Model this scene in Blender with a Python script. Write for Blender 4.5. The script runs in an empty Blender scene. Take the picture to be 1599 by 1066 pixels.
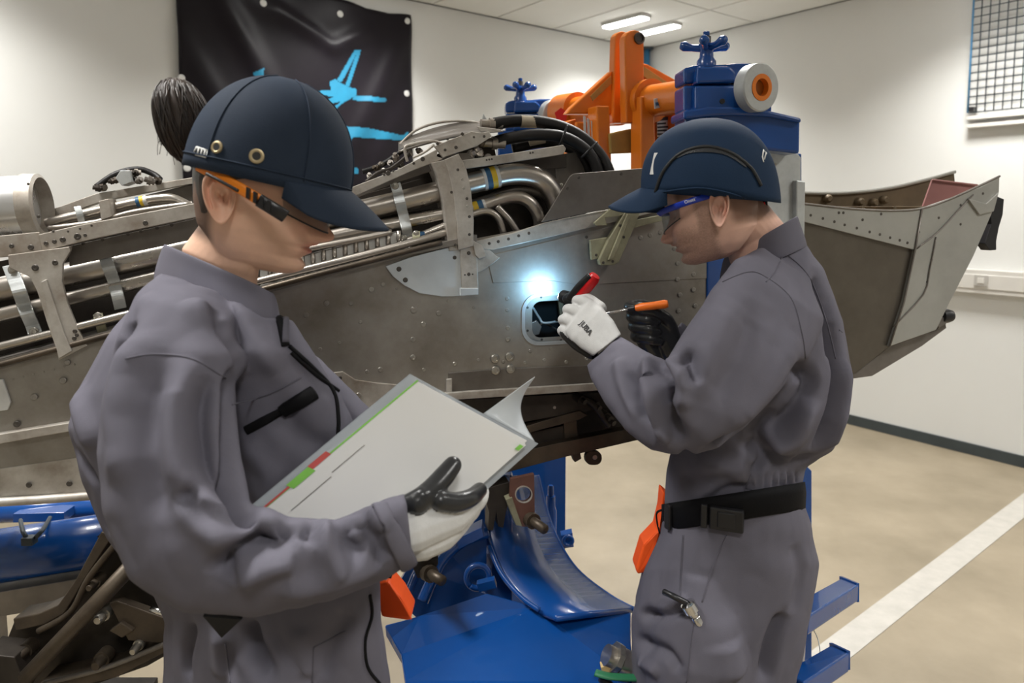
import bpy, bmesh, math, random
import numpy as np
from mathutils import Vector, Matrix, noise
from mathutils.bvhtree import BVHTree
from mathutils.geometry import tessellate_polygon
random.seed(7)
SC = bpy.context.scene
COL = SC.collection

# ------------------------------------------------------------------ camera
F = 1150.0; CX = 799.5; CY = 430.0; CAMZ = 1.6
PITCH = math.atan(104.0 / F)
cd = bpy.data.cameras.new('camera'); cam = bpy.data.objects.new('camera', cd); COL.objects.link(cam)
cam.location = (0, 0, CAMZ); cam.rotation_euler = (math.pi / 2 - PITCH, 0, 0)
cd.sensor_width = 36; cd.lens = F * 36 / 1599.0; cd.shift_y = -(533 - CY) / 1599.0
cd.clip_start = 0.02
cd.dof.use_dof = True; cd.dof.focus_distance = 1.5; cd.dof.aperture_fstop = 4.5
SC.camera = cam
# ------------------------------------------------------------------ world, exposure
w = bpy.data.worlds.new('world'); SC.world = w; w.use_nodes = True
w.node_tree.nodes['Background'].inputs[0].default_value = (0.95, 0.97, 1.0, 1)
w.node_tree.nodes['Background'].inputs[1].default_value = 0.06
SC.view_settings.view_transform = 'Standard'; SC.view_settings.look = 'None'
SC.view_settings.exposure = 0.45; SC.view_settings.gamma = 1.0
SC.view_settings.use_curve_mapping = False
SC.cycles.use_denoising = True
LAMP_W = 24.0
FLASH_W = .6

# ------------------------------------------------------------------ helpers
FW = Vector((0, math.cos(PITCH), -math.sin(PITCH))); UP = Vector((0, math.sin(PITCH), math.cos(PITCH)))
CAM = Vector((0, 0, CAMZ))
def ray(px, py): return FW + Vector((1, 0, 0)) * ((px - CX) / F) + UP * (-(py - CY) / F)
def W(px, py, Y):
    d = ray(px, py); return CAM + d * (Y / d.y)
def Wz(px, py, z):
    d = ray(px, py); return CAM + d * ((z - CAMZ) / d.z)
def Wp(px, py, P0, n):
    d = ray(px, py); return CAM + d * ((P0 - CAM).dot(n) / d.dot(n))
def pxm(Y): return Y / F                       # metres per picture unit at distance Y

# ---- materials
def nt(m):
    m.use_nodes = True; return m.node_tree, m.node_tree.nodes['Principled BSDF']
def mat(name, c, rough=.5, metal=0., var=0.15, scale=8., bump=0., bscale=60., c2=None, coat=0., attr=None, stretch=None, sheen=0., spec=None):
    m = bpy.data.materials.new(name); t, b = nt(m); N = t.nodes; L = t.links
    b.inputs['Roughness'].default_value = rough; b.inputs['Metallic'].default_value = metal
    b.inputs['Coat Weight'].default_value = coat; b.inputs['Sheen Weight'].default_value = sheen
    if spec is not None: b.inputs['Specular IOR Level'].default_value = spec
    tc = N.new('ShaderNodeTexCoord'); mp = N.new('ShaderNodeMapping'); L.new(tc.outputs['Object'], mp.inputs[0])
    if stretch: mp.inputs['Scale'].default_value = stretch
    nz = N.new('ShaderNodeTexNoise'); nz.inputs['Scale'].default_value = scale; nz.inputs['Detail'].default_value = 6; nz.inputs['Roughness'].default_value = .62
    L.new(mp.outputs[0], nz.inputs['Vector'])
    cr = N.new('ShaderNodeValToRGB'); L.new(nz.outputs['Fac'], cr.inputs[0])
    lo = c2 if c2 else tuple(x * (1 - var) for x in c); hi = c if c2 else tuple(min(1, x * (1 + var)) for x in c)
    cr.color_ramp.elements[0].position = .32; cr.color_ramp.elements[1].position = .68
    cr.color_ramp.elements[0].color = (*lo, 1); cr.color_ramp.elements[1].color = (*hi, 1)
    out = cr.outputs[0]
    if attr:
        a = N.new('ShaderNodeAttribute'); a.attribute_name = attr
        mx = N.new('ShaderNodeMix'); mx.data_type = 'RGBA'; mx.blend_type = 'MULTIPLY'; mx.inputs[0].default_value = 1
        L.new(out, mx.inputs[6]); L.new(a.outputs['Color'], mx.inputs[7]); out = mx.outputs[2]
    L.new(out, b.inputs['Base Color'])
    if metal > .3:
        mr = N.new('ShaderNodeMapRange'); L.new(nz.outputs['Fac'], mr.inputs[0])
        mr.inputs[1].default_value = .3; mr.inputs[2].default_value = .7; mr.inputs[3].default_value = min(1, rough + .12); mr.inputs[4].default_value = max(.05, rough - .08)
        L.new(mr.outputs[0], b.inputs['Roughness'])
    if bump:
        n2 = N.new('ShaderNodeTexNoise'); n2.inputs['Scale'].default_value = bscale; n2.inputs['Detail'].default_value = 3
        L.new(mp.outputs[0], n2.inputs['Vector'])
        bp = N.new('ShaderNodeBump'); bp.inputs['Strength'].default_value = bump; bp.inputs['Distance'].default_value = .002
        L.new(n2.outputs['Fac'], bp.inputs['Height']); L.new(bp.outputs[0], b.inputs['Normal'])
    return m
def emis(name, c, s):
    m = bpy.data.materials.new(name); t, b = nt(m)
    b.inputs['Base Color'].default_value = (*c, 1); b.inputs['Emission Color'].default_value = (*c, 1); b.inputs['Emission Strength'].default_value = s
    return m
def clear(name, c, mixv, rough=.06):
    m = bpy.data.materials.new(name); t, b = nt(m); N = t.nodes; L = t.links
    b.inputs['Base Color'].default_value = (*c, 1); b.inputs['Roughness'].default_value = rough
    tr = N.new('ShaderNodeBsdfTransparent'); tr.inputs[0].default_value = (.93, .95, .96, 1); mx = N.new('ShaderNodeMixShader'); mx.inputs[0].default_value = mixv
    L.new(tr.outputs[0], mx.inputs[1]); L.new(b.outputs[0], mx.inputs[2]); L.new(mx.outputs[0], N['Material Output'].inputs[0])
    return m

M = dict(
    wall=mat('wall_paint', (.66, .66, .64), .85, var=.02, scale=1.5, bump=.05, bscale=250),
    ceil=mat('ceiling_tile', (.72, .72, .70), .9, var=.02, scale=2, bump=.1, bscale=300),
    grid=mat('ceiling_grid', (.56, .56, .55), .6, var=.02),
    floor=mat('floor_concrete', (.30, .25, .178), .42, var=0, c2=(.20, .165, .112), scale=1.7, bump=.06, bscale=80),
    line=mat('floor_paint', (.42, .40, .365), .55, var=.08, scale=14),
    skirt=mat('skirting', (.035, .045, .048), .5),
    trunk=mat('trunking', (.60, .58, .54), .45, var=.03),
    trunkd=mat('socket_grey', (.42, .40, .37), .5, var=.03),  # darker grey than the trunking, for the socket
    banner=mat('banner_vinyl', (.010, .008, .011), .38, var=.2, scale=3, spec=.18),
    cyan=mat('banner_cyan', (.012, .18, .31), .45, var=.12, scale=9),
    chrome=mat('chrome', (.7, .7, .7), .18, 1., var=.05),
    steel=mat('panel_steel', (.42, .40, .37), .44, .78, var=0, c2=(.24, .215, .185), scale=6, bump=.08, bscale=120),
    pale=mat('pale_alloy', (.60, .575, .53), .5, .5, var=0, c2=(.29, .245, .20), scale=11, bump=.08, bscale=150),
    pipe=mat('pipe_steel', (.56, .53, .49), .30, .9, var=0, c2=(.34, .30, .26), scale=7, stretch=(.5, 1, 1)),
    duct=mat('duct_alloy', (.66, .66, .66), .32, .8, var=.06, scale=3),
    clampm=mat('clamp_alloy', (.50, .52, .52), .45, .55, var=.12, scale=20),
    white=mat('gusset_paint', (.52, .56, .58), .5, 0, var=.06, scale=20),
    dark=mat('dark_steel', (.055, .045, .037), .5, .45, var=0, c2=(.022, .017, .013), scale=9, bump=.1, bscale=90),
    brown=mat('brown_steel', (.11, .085, .06), .45, .5, var=0, c2=(.04, .03, .022), scale=8, bump=.1, bscale=90),
    mid=mat('mid_steel', (.24, .22, .20), .42, .6, var=0, c2=(.12, .105, .09), scale=5, bump=.06),
    olive=mat('olive_primer', (.33, .32, .21), .55, .1, var=0, c2=(.2, .185, .12), scale=18, bump=.1),
    rivetm=mat('rivet_steel', (.34, .32, .29), .42, .75, var=.15, scale=30),
    red_oxide=mat('oxide_plate', (.15, .07, .052), .55, .2, var=.2, scale=12),
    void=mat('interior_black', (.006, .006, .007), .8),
    blue=mat('blue_enamel', (.004, .062, .27), .26, 0, var=.1, scale=3, coat=.35),
    bolt=mat('bolt_steel', (.42, .40, .36), .35, .9, var=.2, scale=40),
    boltd=mat('bolt_dark', (.10, .09, .08), .45, .7, var=.2, scale=40),
    orange=mat('orange_enamel', (.74, .19, .012), .32, 0, var=.1, scale=5, coat=.2),
    tan=mat('brass_plate', (.42, .27, .075), .5, .2, var=.12, scale=20),
    label=mat('label_white', (.62, .62, .6), .6, var=.06, scale=30),
    labeld=mat('label_black', (.02, .02, .02), .6),
    lblue=mat('label_blue', (.02, .10, .22), .5), lyel=mat('label_yellow', (.72, .48, .02), .5), purple=mat('label_purple', (.09, .03, .12), .5),
    rubber=mat('black_rubber', (.012, .011, .011), .5, var=.2, scale=20, bump=.1, spec=.3),
    wrap=mat('beige_wrap', (.42, .36, .27), .8, var=.1, scale=30),
    black=mat('black_webbing', (.005, .005, .006), .7, bump=.2, bscale=400, spec=.15),
    plastic=mat('black_plastic', (.012, .012, .014), .35),
    fabric=mat('grey_cotton', (.128, .123, .153), .85, var=.07, scale=5, bump=.18, bscale=900, spec=.2),
    seam=mat('seam_thread', (.095, .091, .115), .9, var=.1),
    navy=mat('navy_cap_cloth', (.017, .028, .050), .8, var=.08, scale=9, bump=.2, bscale=700, spec=.25),
    navy2=mat('navy_cap_cloth_b', (.008, .025, .060), .8, var=.08, scale=9, bump=.2, bscale=700, spec=.25),
    skin_w=mat('skin_warm', (.80, .50, .36), .55, var=.07, scale=25, attr='Col', bump=.05, bscale=300),
    skin_m=mat('skin_fair', (.80, .50, .39), .55, var=.08, scale=30, attr='Col', bump=.06, bscale=300),
    hair=mat('dark_hair', (.045, .026, .017), .5, var=0, c2=(.008, .005, .004), scale=60, stretch=(1, 1, .12), bump=.6, bscale=120),
    glove=mat('glove_knit', (.60, .60, .59), .85, var=.05, scale=60, bump=.3, bscale=800),
    nitrile=mat('glove_nitrile', (.020, .021, .023), .28, var=.1, bump=.15, bscale=60),
    paper=mat('paper', (.80, .80, .79), .7, var=.015, scale=4),
    tabr=mat('tab_red', (.60, .10, .09), .6), tabg=mat('tab_green', (.25, .62, .10), .6),
    sleeve=clear('plastic_sleeve', (.62, .66, .70), .42, .2), flap=clear('clear_flap', (.70, .74, .77), .62, .25),
    lens=clear('safety_lens', (.12, .12, .13), .38, .05),
    red=mat('torch_red', (.62, .006, .010), .35), torange=mat('handle_orange', (.85, .17, .01), .4),
    pouch=mat('pouch_orange', (.95, .10, .005), .6, var=.06, bump=.1),
    gorange=mat('glasses_orange', (.85, .24, .01), .4), gblue=mat('glasses_blue', (.008, .035, .38), .3),
    gold=mat('eyelet_brass', (.50, .40, .24), .35, .8), green=mat('green_strap', (.02, .16, .07), .5),
    wood=mat('ply', (.55, .40, .18), .6), mesh=mat('black_mesh', (.010, .012, .015), .45, bump=.5, bscale=500),
    inner=mat('primer_brown', (.13, .095, .055), .6, .2, var=.25, scale=15), pink=mat('primer_pink', (.30, .13, .12), .6),
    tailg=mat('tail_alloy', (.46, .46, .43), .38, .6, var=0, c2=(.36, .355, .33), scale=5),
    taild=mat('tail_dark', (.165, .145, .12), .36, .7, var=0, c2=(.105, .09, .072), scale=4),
    tube_b=mat('pipe_paint_blue', (.06, .22, .42), .5), wire=mat('wire_dark', (.03, .045, .06), .5),
    cutout=mat('bevel_bright', (.55, .58, .6), .35, .7), boot=mat('boot_leather', (.02, .02, .02), .5),
    lamp=emis('lamp_diffuser', (1, .99, .96), 14.0), torch=emis('torch_led', (.75, .92, 1), 30.0),
)

# ---- mesh building
def link(name, me, m, parent=None, smooth=False):
    o = bpy.data.objects.new(name, me); COL.objects.link(o)
    if m is not None and not me.materials: me.materials.append(M[m] if isinstance(m, str) else m)
    if smooth: me.shade_smooth()
    if parent is not None: par(o, parent)
    return o
def par(o, p):
    o.parent = p
    o.matrix_parent_inverse = Matrix.Translation(-p.location) if p.type == 'EMPTY' else Matrix.Identity(4)
def mk(name, vs, fs, m, parent=None, smooth=False, bevel=0., fix=True):
    bm = bmesh.new(); V = [bm.verts.new(v) for v in vs]
    for f in fs:
        try: bm.faces.new([V[i] for i in f])
        except ValueError: pass
    if fix: bmesh.ops.recalc_face_normals(bm, faces=bm.faces)
    if bevel:
        es = [e for e in bm.edges if len(e.link_faces) == 2 and e.calc_face_angle(0) > .5]
        bmesh.ops.bevel(bm, geom=es, offset=bevel, segments=2, profile=.5, affect='EDGES', clamp_overlap=True)
    me = bpy.data.meshes.new(name); bm.to_mesh(me); bm.free()
    return link(name, me, m, parent, smooth)
def tag(o, label, cat, group=None, kind=None):
    o['label'] = label; o['category'] = cat
    if group: o['group'] = group
    if kind: o['kind'] = kind
    return o
def struct(o, label=None, cat=None):
    o['kind'] = 'structure'
    if label: o['label'] = label; o['category'] = cat
    return o
def root(name, loc, label, cat, group=None):
    o = bpy.data.objects.new(name, None); COL.objects.link(o); o.location = loc; o.empty_display_size = .05
    return tag(o, label, cat, group)
def prismv(pts, vec):
    n = len(pts); vs = [Vector(p) for p in pts] + [Vector(p) + vec for p in pts]
    fs = [list(range(n)), list(range(2 * n - 1, n - 1, -1))] + [[i, (i + 1) % n, n + (i + 1) % n, n + i] for i in range(n)]
    return vs, fs
def prism(name, pts, vec, m, parent=None, bevel=.0012):
    vs, fs = prismv(pts, vec); return mk(name, vs, fs, m, parent, bevel=bevel)
def boxv(c, ax, ay, az):
    c = Vector(c); vs = [c + ax * i + ay * j + az * k for i in (-1, 1) for j in (-1, 1) for k in (-1, 1)]
    return vs, [(0, 1, 3, 2), (4, 6, 7, 5), (0, 4, 5, 1), (2, 3, 7, 6), (0, 2, 6, 4), (1, 5, 7, 3)]
def box(name, c, ax, ay, az, m, parent=None, bevel=.002):
    vs, fs = boxv(c, Vector(ax), Vector(ay), Vector(az)); return mk(name, vs, fs, m, parent, bevel=bevel)
def loftv(rings, cap=True):
    n = len(rings[0]); vs = [p for r in rings for p in r]; fs = []
    for k in range(len(rings) - 1):
        for i in range(n):
            j = (i + 1) % n; fs.append((k * n + i, k * n + j, (k + 1) * n + j, (k + 1) * n + i))
    if cap: fs.append(tuple(range(n - 1, -1, -1))); fs.append(tuple((len(rings) - 1) * n + i for i in range(n)))
    return vs, fs
def catmull(P, k=6):
    P = [Vector(p) for p in P]
    if len(P) < 3 or k < 2: return P
    out = []
    for i in range(len(P) - 1):
        a = P[max(i - 1, 0)]; b = P[i]; c = P[i + 1]; d = P[min(i + 2, len(P) - 1)]
        for s in range(k):
            t = s / k
            out.append(.5 * ((2 * b) + (c - a) * t + (2 * a - 5 * b + 4 * c - d) * t * t + (3 * b - a - 3 * c + d) * t ** 3))
    out.append(P[-1]); return out
def tubev(P, r, seg=12, rr=None, flat=1., up=None):
    rings = []; prev = None
    for i, p in enumerate(P):
        t = (P[min(i + 1, len(P) - 1)] - P[max(i - 1, 0)])
        if t.length < 1e-9: t = Vector((1, 0, 0))
        t.normalize()
        if up is not None: a = up[i] if isinstance(up, list) else up
        else: a = prev if prev is not None else (Vector((0, 0, 1)) if abs(t.z) < .9 else Vector((0, 1, 0)))
        a = a - t * a.dot(t)
        if a.length < 1e-6: a = t.orthogonal()
        a.normalize(); prev = a; b = t.cross(a)
        R = rr[i] if rr is not None else r
        rings.append([p + (a * math.cos(q) * flat + b * math.sin(q)) * R for q in [2 * math.pi * s / seg for s in range(seg)]])
    return loftv(rings)
def tube(name, P, r, m, parent=None, seg=14, k=6, rr=None, flat=1., up=None):
    n0 = len(P); Q = catmull(P, k)
    if rr is not None and len(Q) != n0:
        rr = np.interp(np.linspace(0, n0 - 1, len(Q)), range(n0), rr)
    vs, fs = tubev(Q, r, seg, rr, flat, up); return mk(name, vs, fs, m, parent, smooth=True)
def lathev(prof, c, ax, seg=24):
    c = Vector(c); ax = Vector(ax).normalized(); a = ax.orthogonal().normalized(); b = ax.cross(a); rings = []
    for (r, h) in prof: rings.append([c + ax * h + (a * math.cos(q) + b * math.sin(q)) * max(r, 1e-5) for q in [2 * math.pi * s / seg for s in range(seg)]])
    return loftv(rings)
def lathe(name, prof, c, ax, m, parent=None, seg=28, smooth=False):
    vs, fs = lathev(prof, c, ax, seg); o = mk(name, vs, fs, m, parent)
    if smooth: o.data.shade_smooth()
    else: autosm(o)
    return o
def autosm(o, ang=.7):
    me = o.data; me.shade_smooth(); bm = bmesh.new(); bm.from_mesh(me)
    for e in bm.edges: e.smooth = not (len(e.link_faces) == 2 and e.calc_face_angle(0) > ang)
    bm.to_mesh(me); bm.free()
def join(parts):
    vs = []; fs = []
    for v, f in parts:
        k = len(vs); vs += list(v); fs += [tuple(i + k for i in q) for q in f]
    return vs, fs
def ring(p1, p2, b, Y1, Y2=None, n=2.2, seg=32):
    A = W(*p1, Y1); B = W(*p2, Y1 if Y2 is None else Y2); c = (A + B) / 2; a = (B - A) / 2; an = a.normalized()
    y = (c - CAM).normalized() * b
    sg = lambda v: math.copysign(abs(v) ** (2 / n), v)
    return [c + a * sg(math.cos(q)) + y * sg(math.sin(q)) for q in [2 * math.pi * s / seg for s in range(seg)]]
def bake(o):
    dg = bpy.context.evaluated_depsgraph_get(); me = bpy.data.meshes.new_from_object(o.evaluated_get(dg))
    o.modifiers.clear(); old = o.data; o.data = me; bpy.data.meshes.remove(old); return o
def fuse(name, parts, voxel, m, parent, it=6, fac=.5):
    vs, fs = join(parts); o = mk(name, vs, fs, m, None)
    r = o.modifiers.new('r', 'REMESH'); r.mode = 'VOXEL'; r.voxel_size = voxel
    if it: s = o.modifiers.new('s', 'SMOOTH'); s.factor = fac; s.iterations = it
    bake(o); o.data.shade_smooth()
    if parent is not None: par(o, parent)
    return o
def arr(me):
    a = np.empty(len(me.vertices) * 3, np.float32); me.vertices.foreach_get('co', a); return a.reshape(-1, 3)
def bvh(o):
    me = o.data; return BVHTree.FromPolygons([v.co.copy() for v in me.vertices], [tuple(p.vertices) for p in me.polygons])
def dens(pix, step=6.):
    out = []
    P = catmull([Vector((x, y, 0)) for x, y in pix], 8) if len(pix) > 2 else [Vector((*p, 0)) for p in pix]
    for a, b in zip(P[:-1], P[1:]):
        k = max(1, int((b - a).length / step)); out += [a.lerp(b, i / k) for i in range(k)]
    return out + [P[-1]]
def cast(tree, pix, off=0., step=6.):
    pts = []; ns = []
    for p in dens(pix, step):
        d = ray(p.x, p.y).normalized(); loc, nn, i, t = tree.ray_cast(CAM, d)
        if loc is None: continue
        if pts and (loc - pts[-1]).length > .06: continue
        if nn.dot(d) > 0: nn = -nn
        pts.append(loc + nn * off); ns.append(nn)
    return pts, ns
def folds(o, fl, nz=.0, nscale=12.):
    me = o.data; co = arr(me); tree = bvh(o)
    nn = np.empty(len(me.vertices) * 3, np.float32); me.vertices.foreach_get('normal', nn); nn = nn.reshape(-1, 3)
    D = np.zeros(len(co))
    for pix, amp, wd in fl:
        P, _ = cast(tree, pix)
        if len(P) < 2: continue
        P = np.array([tuple(p) for p in P]); lo = P.min(0) - 3 * wd; hi = P.max(0) + 3 * wd
        idx = np.where(((co > lo) & (co < hi)).all(1))[0]
        if not len(idx): continue
        c = co[idx]; best = np.full(len(idx), 9.); tt = np.zeros(len(idx)); S = len(P) - 1
        for s in range(S):
            a = P[s]; b = P[s + 1]; ab = b - a; t = np.clip(((c - a) @ ab) / max(ab @ ab, 1e-12), 0, 1)
            d = np.linalg.norm(c - a - t[:, None] * ab, axis=1); u = d < best; best[u] = d[u]; tt[u] = (s + t[u]) / S
        D[idx] += 2.9 * amp * np.exp(-(best / wd) ** 2) * np.clip(np.sin(np.pi * (tt * .92 + .04)) * 1.7, 0, 1)
    if nz: D += np.array([nz * noise.noise(Vector(c) * nscale) + nz * .55 * (abs(noise.noise(Vector((c[0] * 26, c[1] * 26, c[2] * 15)))) * 2 - .5) for c in co.tolist()])
    co = co + nn * D[:, None]; me.vertices.foreach_set('co', co.astype(np.float32).ravel()); me.update(); return o
def strip(name, tree, pix, r, m, parent, off=.0, flat=1.):
    P, ns = cast(tree, pix, off, 5.)
    if len(P) < 2: return None
    vs, fs = tubev(P, r, 8, None, flat, ns); return mk(name, vs, fs, m, parent, smooth=True)
def text(name, s, c, xd, ud, size, m, parent, ext=.0004):
    cu = bpy.data.curves.new(name, 'FONT'); cu.body = s; cu.size = size; cu.align_x = 'CENTER'; cu.align_y = 'CENTER'; cu.extrude = ext
    cu.offset = size * .012
    o = bpy.data.objects.new(name, cu); COL.objects.link(o); bpy.context.view_layer.update()
    dg = bpy.context.evaluated_depsgraph_get(); me = bpy.data.meshes.new_from_object(o.evaluated_get(dg)); bpy.data.objects.remove(o)
    x = Vector(xd).normalized(); u = Vector(ud); u = (u - x * u.dot(x)).normalized(); z = x.cross(u)
    me.transform(Matrix(((x.x, u.x, z.x, c[0]), (x.y, u.y, z.y, c[1]), (x.z, u.z, z.z, c[2]), (0, 0, 0, 1))))
    me.materials.clear(); return link(name, me, m, parent)
# ================================================================== THE ROOM
ra = Wz(1323, 661, 0); rb = Wz(1599, 730, 0); rd = (rb - ra).normalized()      # right wall foot
def on_right(px, py, off=0.):
    n = Vector((rd.y, -rd.x, 0)); n = -n if n.dot(CAM - ra) < 0 else n
    return Wp(px, py, ra + n * off, n)
nR = Vector((rd.y, -rd.x, 0)); nR = -nR if nR.dot(CAM - ra) < 0 else nR
HT = on_right(1180, 36).z                                                   # ceiling height from its edge on that wall
la = Wz(713, 16, HT); lb = Wz(970, 69, HT); ld = (la - lb).normalized()        # left wall, along the ceiling edge
nL = Vector((ld.y, -ld.x, 0)); nL = -nL if nL.dot(CAM - la) < 0 else nL
# corner of the two walls
def isect(p, d, q, e):
    t = ((q.x - p.x) * e.y - (q.y - p.y) * e.x) / (d.x * e.y - d.y * e.x); return Vector((p.x + d.x * t, p.y + d.y * t, 0))
CN = isect(ra, rd, la, ld)
def on_left(px, py, off=0.): return Wp(px, py, CN + nL * off, nL)
ZU = Vector((0, 0, 1))
def slab(name, a, b, z0, z1, out, m, th=.15):
    p = [Vector((a.x, a.y, z0)), Vector((b.x, b.y, z0)), Vector((b.x, b.y, z1)), Vector((a.x, a.y, z1))]
    return struct(prism(name, p, out * th, m, bevel=0))
RS = 7.8; wl_end = CN + ld * RS; wr_end = CN + rd * RS; far_c = CN + (ld + rd) * RS
slab('wall_left', CN, wl_end, 0, HT, -nL, 'wall'); slab('wall_right', CN, wr_end, 0, HT, -nR, 'wall')
slab('wall_back_bounce', wl_end, far_c, 0, HT, -nR * -1 if nR.dot(far_c - CAM) > 0 else -nR, 'wall'); slab('wall_side_bounce', wr_end, far_c, 0, HT, -nL * -1 if nL.dot(far_c - CAM) > 0 else -nL, 'wall')  # unseen walls added behind the camera to bounce light forward
cc = [CN - (nL + nR) * .2, wl_end - nL * .2, wl_end + wr_end - CN - Vector((0, 0, 0)), wr_end - nR * .2]
fl = struct(prism('floor', [Vector((p.x, p.y, 0)) for p in cc], Vector((0, 0, -.1)), 'floor', bevel=0))
ce = struct(prism('ceiling', [Vector((p.x, p.y, HT + .012)) for p in cc], Vector((0, 0, .1)), 'grid', bevel=0))
tm = None
for i in range(0, 6):
    for j in range(0, 12):
        L0, R0 = 1.2, .6
        c = CN + ld * ((j + .5) * L0 * .5 + .02) + rd * ((i + .5) * L0 + .02)
        v, f = boxv((0, 0, 0), ld * (.3 - .008), rd * (.6 - .008), Vector((0, 0, .006)))
        if tm is None:
            o = mk('ceiling_tile', v, f, 'ceil', ce, bevel=.002); tm = o.data
        else:
            o = link('ceiling_tile', tm, None, ce)
        o.location = (c.x, c.y, HT + .006)
def onwall(name, a, b, z0, z1, th, nrm, m, parent=None, bevel=.003):
    p = [Vector((a.x, a.y, z0)), Vector((b.x, b.y, z0)), Vector((b.x, b.y, z1)), Vector((a.x, a.y, z1))]
    return prism(name, p, nrm * th, m, parent, bevel=bevel)
struct(onwall('baseboard_right', CN, wr_end, 0, .075, .012, nR, 'skirt'))
struct(onwall('baseboard_left', CN, wl_end, 0, .075, .012, nL, 'skirt'))
# cable trunking along the right wall with a socket
z1 = on_right(1545, 421).z; z0 = on_right(1545, 458).z
tr = struct(onwall('trim_1', CN + rd * .02, wr_end, z0, z1, .06, nR, 'trunk'))
onwall('trunking_lid', CN + rd * .02, wr_end, z0 + .03, z1 - .03, .066, nR, 'trunk', tr)
s = on_right(1532, 438, .068); box('socket', s, rd * .04, nR * .006, ZU * .035, 'trunkd', tr); box('socket_insert', s + nR * .007, rd * .02, nR * .003, ZU * .018, 'trunk', tr)
# blue pipe standing in the corner
p = isect(CN + nL * .06, ld, CN + nR * .06, rd)
bp = root('corner_pipe', (p.x, p.y, 0), 'thin blue painted pipe running up the far corner of the room', 'pipe')
tube('pipe', [Vector((p.x, p.y, .002)), Vector((p.x, p.y, HT - .02))], .028, 'tube_b', bp, k=1)
box('ceiling_collar', (p.x, p.y, HT - .012), (.05, 0, 0), (0, .05, 0), (0, 0, .01), 'wire', bp)
for zz in (1.0, 2.2): lathe('pipe_clip', [(.036, -.02), (.036, .02)], (p.x, p.y, zz), ZU, 'tube_b', bp)
# painted floor line
a = Wz(1640, 745, 0); b = Wz(1225, 1066, 0); d = (b - a).normalized(); sd = Vector((d.y, -d.x, 0)) * .055
a = Wz(1590, 800, 0) - d * 2.5; b = Wz(1275, 1036, 0) + d * 1.2
tag(prism('floor_line', [Vector((q.x, q.y, .0005)) for q in (a - sd, b - sd, b + sd, a + sd)], Vector((0, 0, .002)), 'line', bevel=0), 'broad white painted line running diagonally across the beige floor', 'floor marking')
# ---- ceiling lamps: paired strips, with unseen copies added to light the room
l1 = Wz(1028, 46, HT); l0 = Wz(975, 37, HT); lc = (l0 + l1) / 2; step = 2.4
q0 = Wz(944, 44, HT - .03); q1 = Wz(1007, 28, HT - .03); r0 = Wz(1003, 53, HT - .03); r1 = Wz(1054, 41, HT - .03)
sdir = (q1 - q0).normalized(); slen = (q1 - q0).length; pdir = Vector((-sdir.y, sdir.x, 0)); off = abs(((r0 + r1) / 2 - (q0 + q1) / 2).dot(pdir))
off = min(max(off, .25), .6)
k = 0
WHERE = {(0, 0): 'twin strip ceiling lamp above the orange yoke'}
for i in range(-1, 4):
    for j in range(-1, 4):
        c = (q0 + q1 + r0 + r1) / 4 + rd * (i * 2.5) + ld * (j * 2.4); c.z = HT
        if i < 0 or j < 0 or (c - wl_end).dot(-nR if nR.dot(wl_end - CN) > 0 else nR) > -.4 and False: continue
        if i > 2 or j > 2: continue
        if (Vector((c.x, c.y, 0)) - CN).dot(nL) < .3 or (Vector((c.x, c.y, 0)) - CN).dot(nR) < .3: continue
        lr = root('ceiling_lamp', c, WHERE.get((i, j), 'twin strip ceiling lamp added out of view to light the room'), 'lamp', 'strip lamps in the ceiling')
        for s_ in (-1, 1):
            cc_ = c + pdir * s_ * off / 2
            box('housing', cc_ + Vector((0, 0, -.013)), sdir * slen * .5, pdir * .06, Vector((0, 0, .012)), 'grid', lr)
            box('diffuser', cc_ + Vector((0, 0, -.030)), sdir * slen * .485, pdir * .042, Vector((0, 0, .008)), 'lamp', lr)
        ad = bpy.data.lights.new('lamp_light', 'AREA'); ad.shape = 'RECTANGLE'; ad.size = slen; ad.size_y = off + .1; ad.energy = LAMP_W
        ad.spread = math.radians(125); ad.color = (1, .985, .95)
        ao = bpy.data.objects.new('lamp_light', ad); COL.objects.link(ao); ao.parent = lr
        ao.location = (0, 0, -.045); ao.rotation_euler = (0, 0, math.atan2(sdir.y, sdir.x))
# ---- wire grid panel on the right wall
g0 = on_right(1521, -40, .05); g1 = on_right(1511, 176, .05); gz0 = g1.z; gz1 = on_right(1521, -60, .05).z
gr = root('wire_grid', g1, 'dark wire grid panel hanging on the white wall at the upper right', 'wire panel')
gb = Vector((g1.x, g1.y, 0)); GW = 1.0; sp = (on_right(1526, 100, .05) - on_right(1513, 100, .05)).length
n = int(GW / sp)
vt = None
for i in range(n + 1):
    p = gb + rd * (i * sp); tube('wire', [p + ZU * gz0, p + ZU * gz1], .006 if i == 0 else .0035, 'tube_b' if i == 0 else 'wire', gr, k=1, seg=8)
nh = int((gz1 - gz0) / sp)
for i in range(nh + 1):
    tube('crosswire', [gb + ZU * (gz0 + i * sp) + nR * -.007, gb + rd * (n * sp) + ZU * (gz0 + i * sp) + nR * -.007], .0035, 'wire', gr, k=1, seg=8)
for zz in (gz0 + .02, gz1 - .02): box('wall_hook', gb + rd * .02 + ZU * zz - nR * .025, rd * .014, nR * .03, ZU * .014, 'plastic', gr)
box('ledge', gb + rd * .5 + ZU * (gz0 - .035) - nR * .02, rd * .5, nR * .03, ZU * .012, 'trunk', gr)
box('ledge', gb + rd * .5 + ZU * (gz0 - .085) - nR * .02, rd * .5, nR * .03, ZU * .012, 'trunk', gr)
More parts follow.
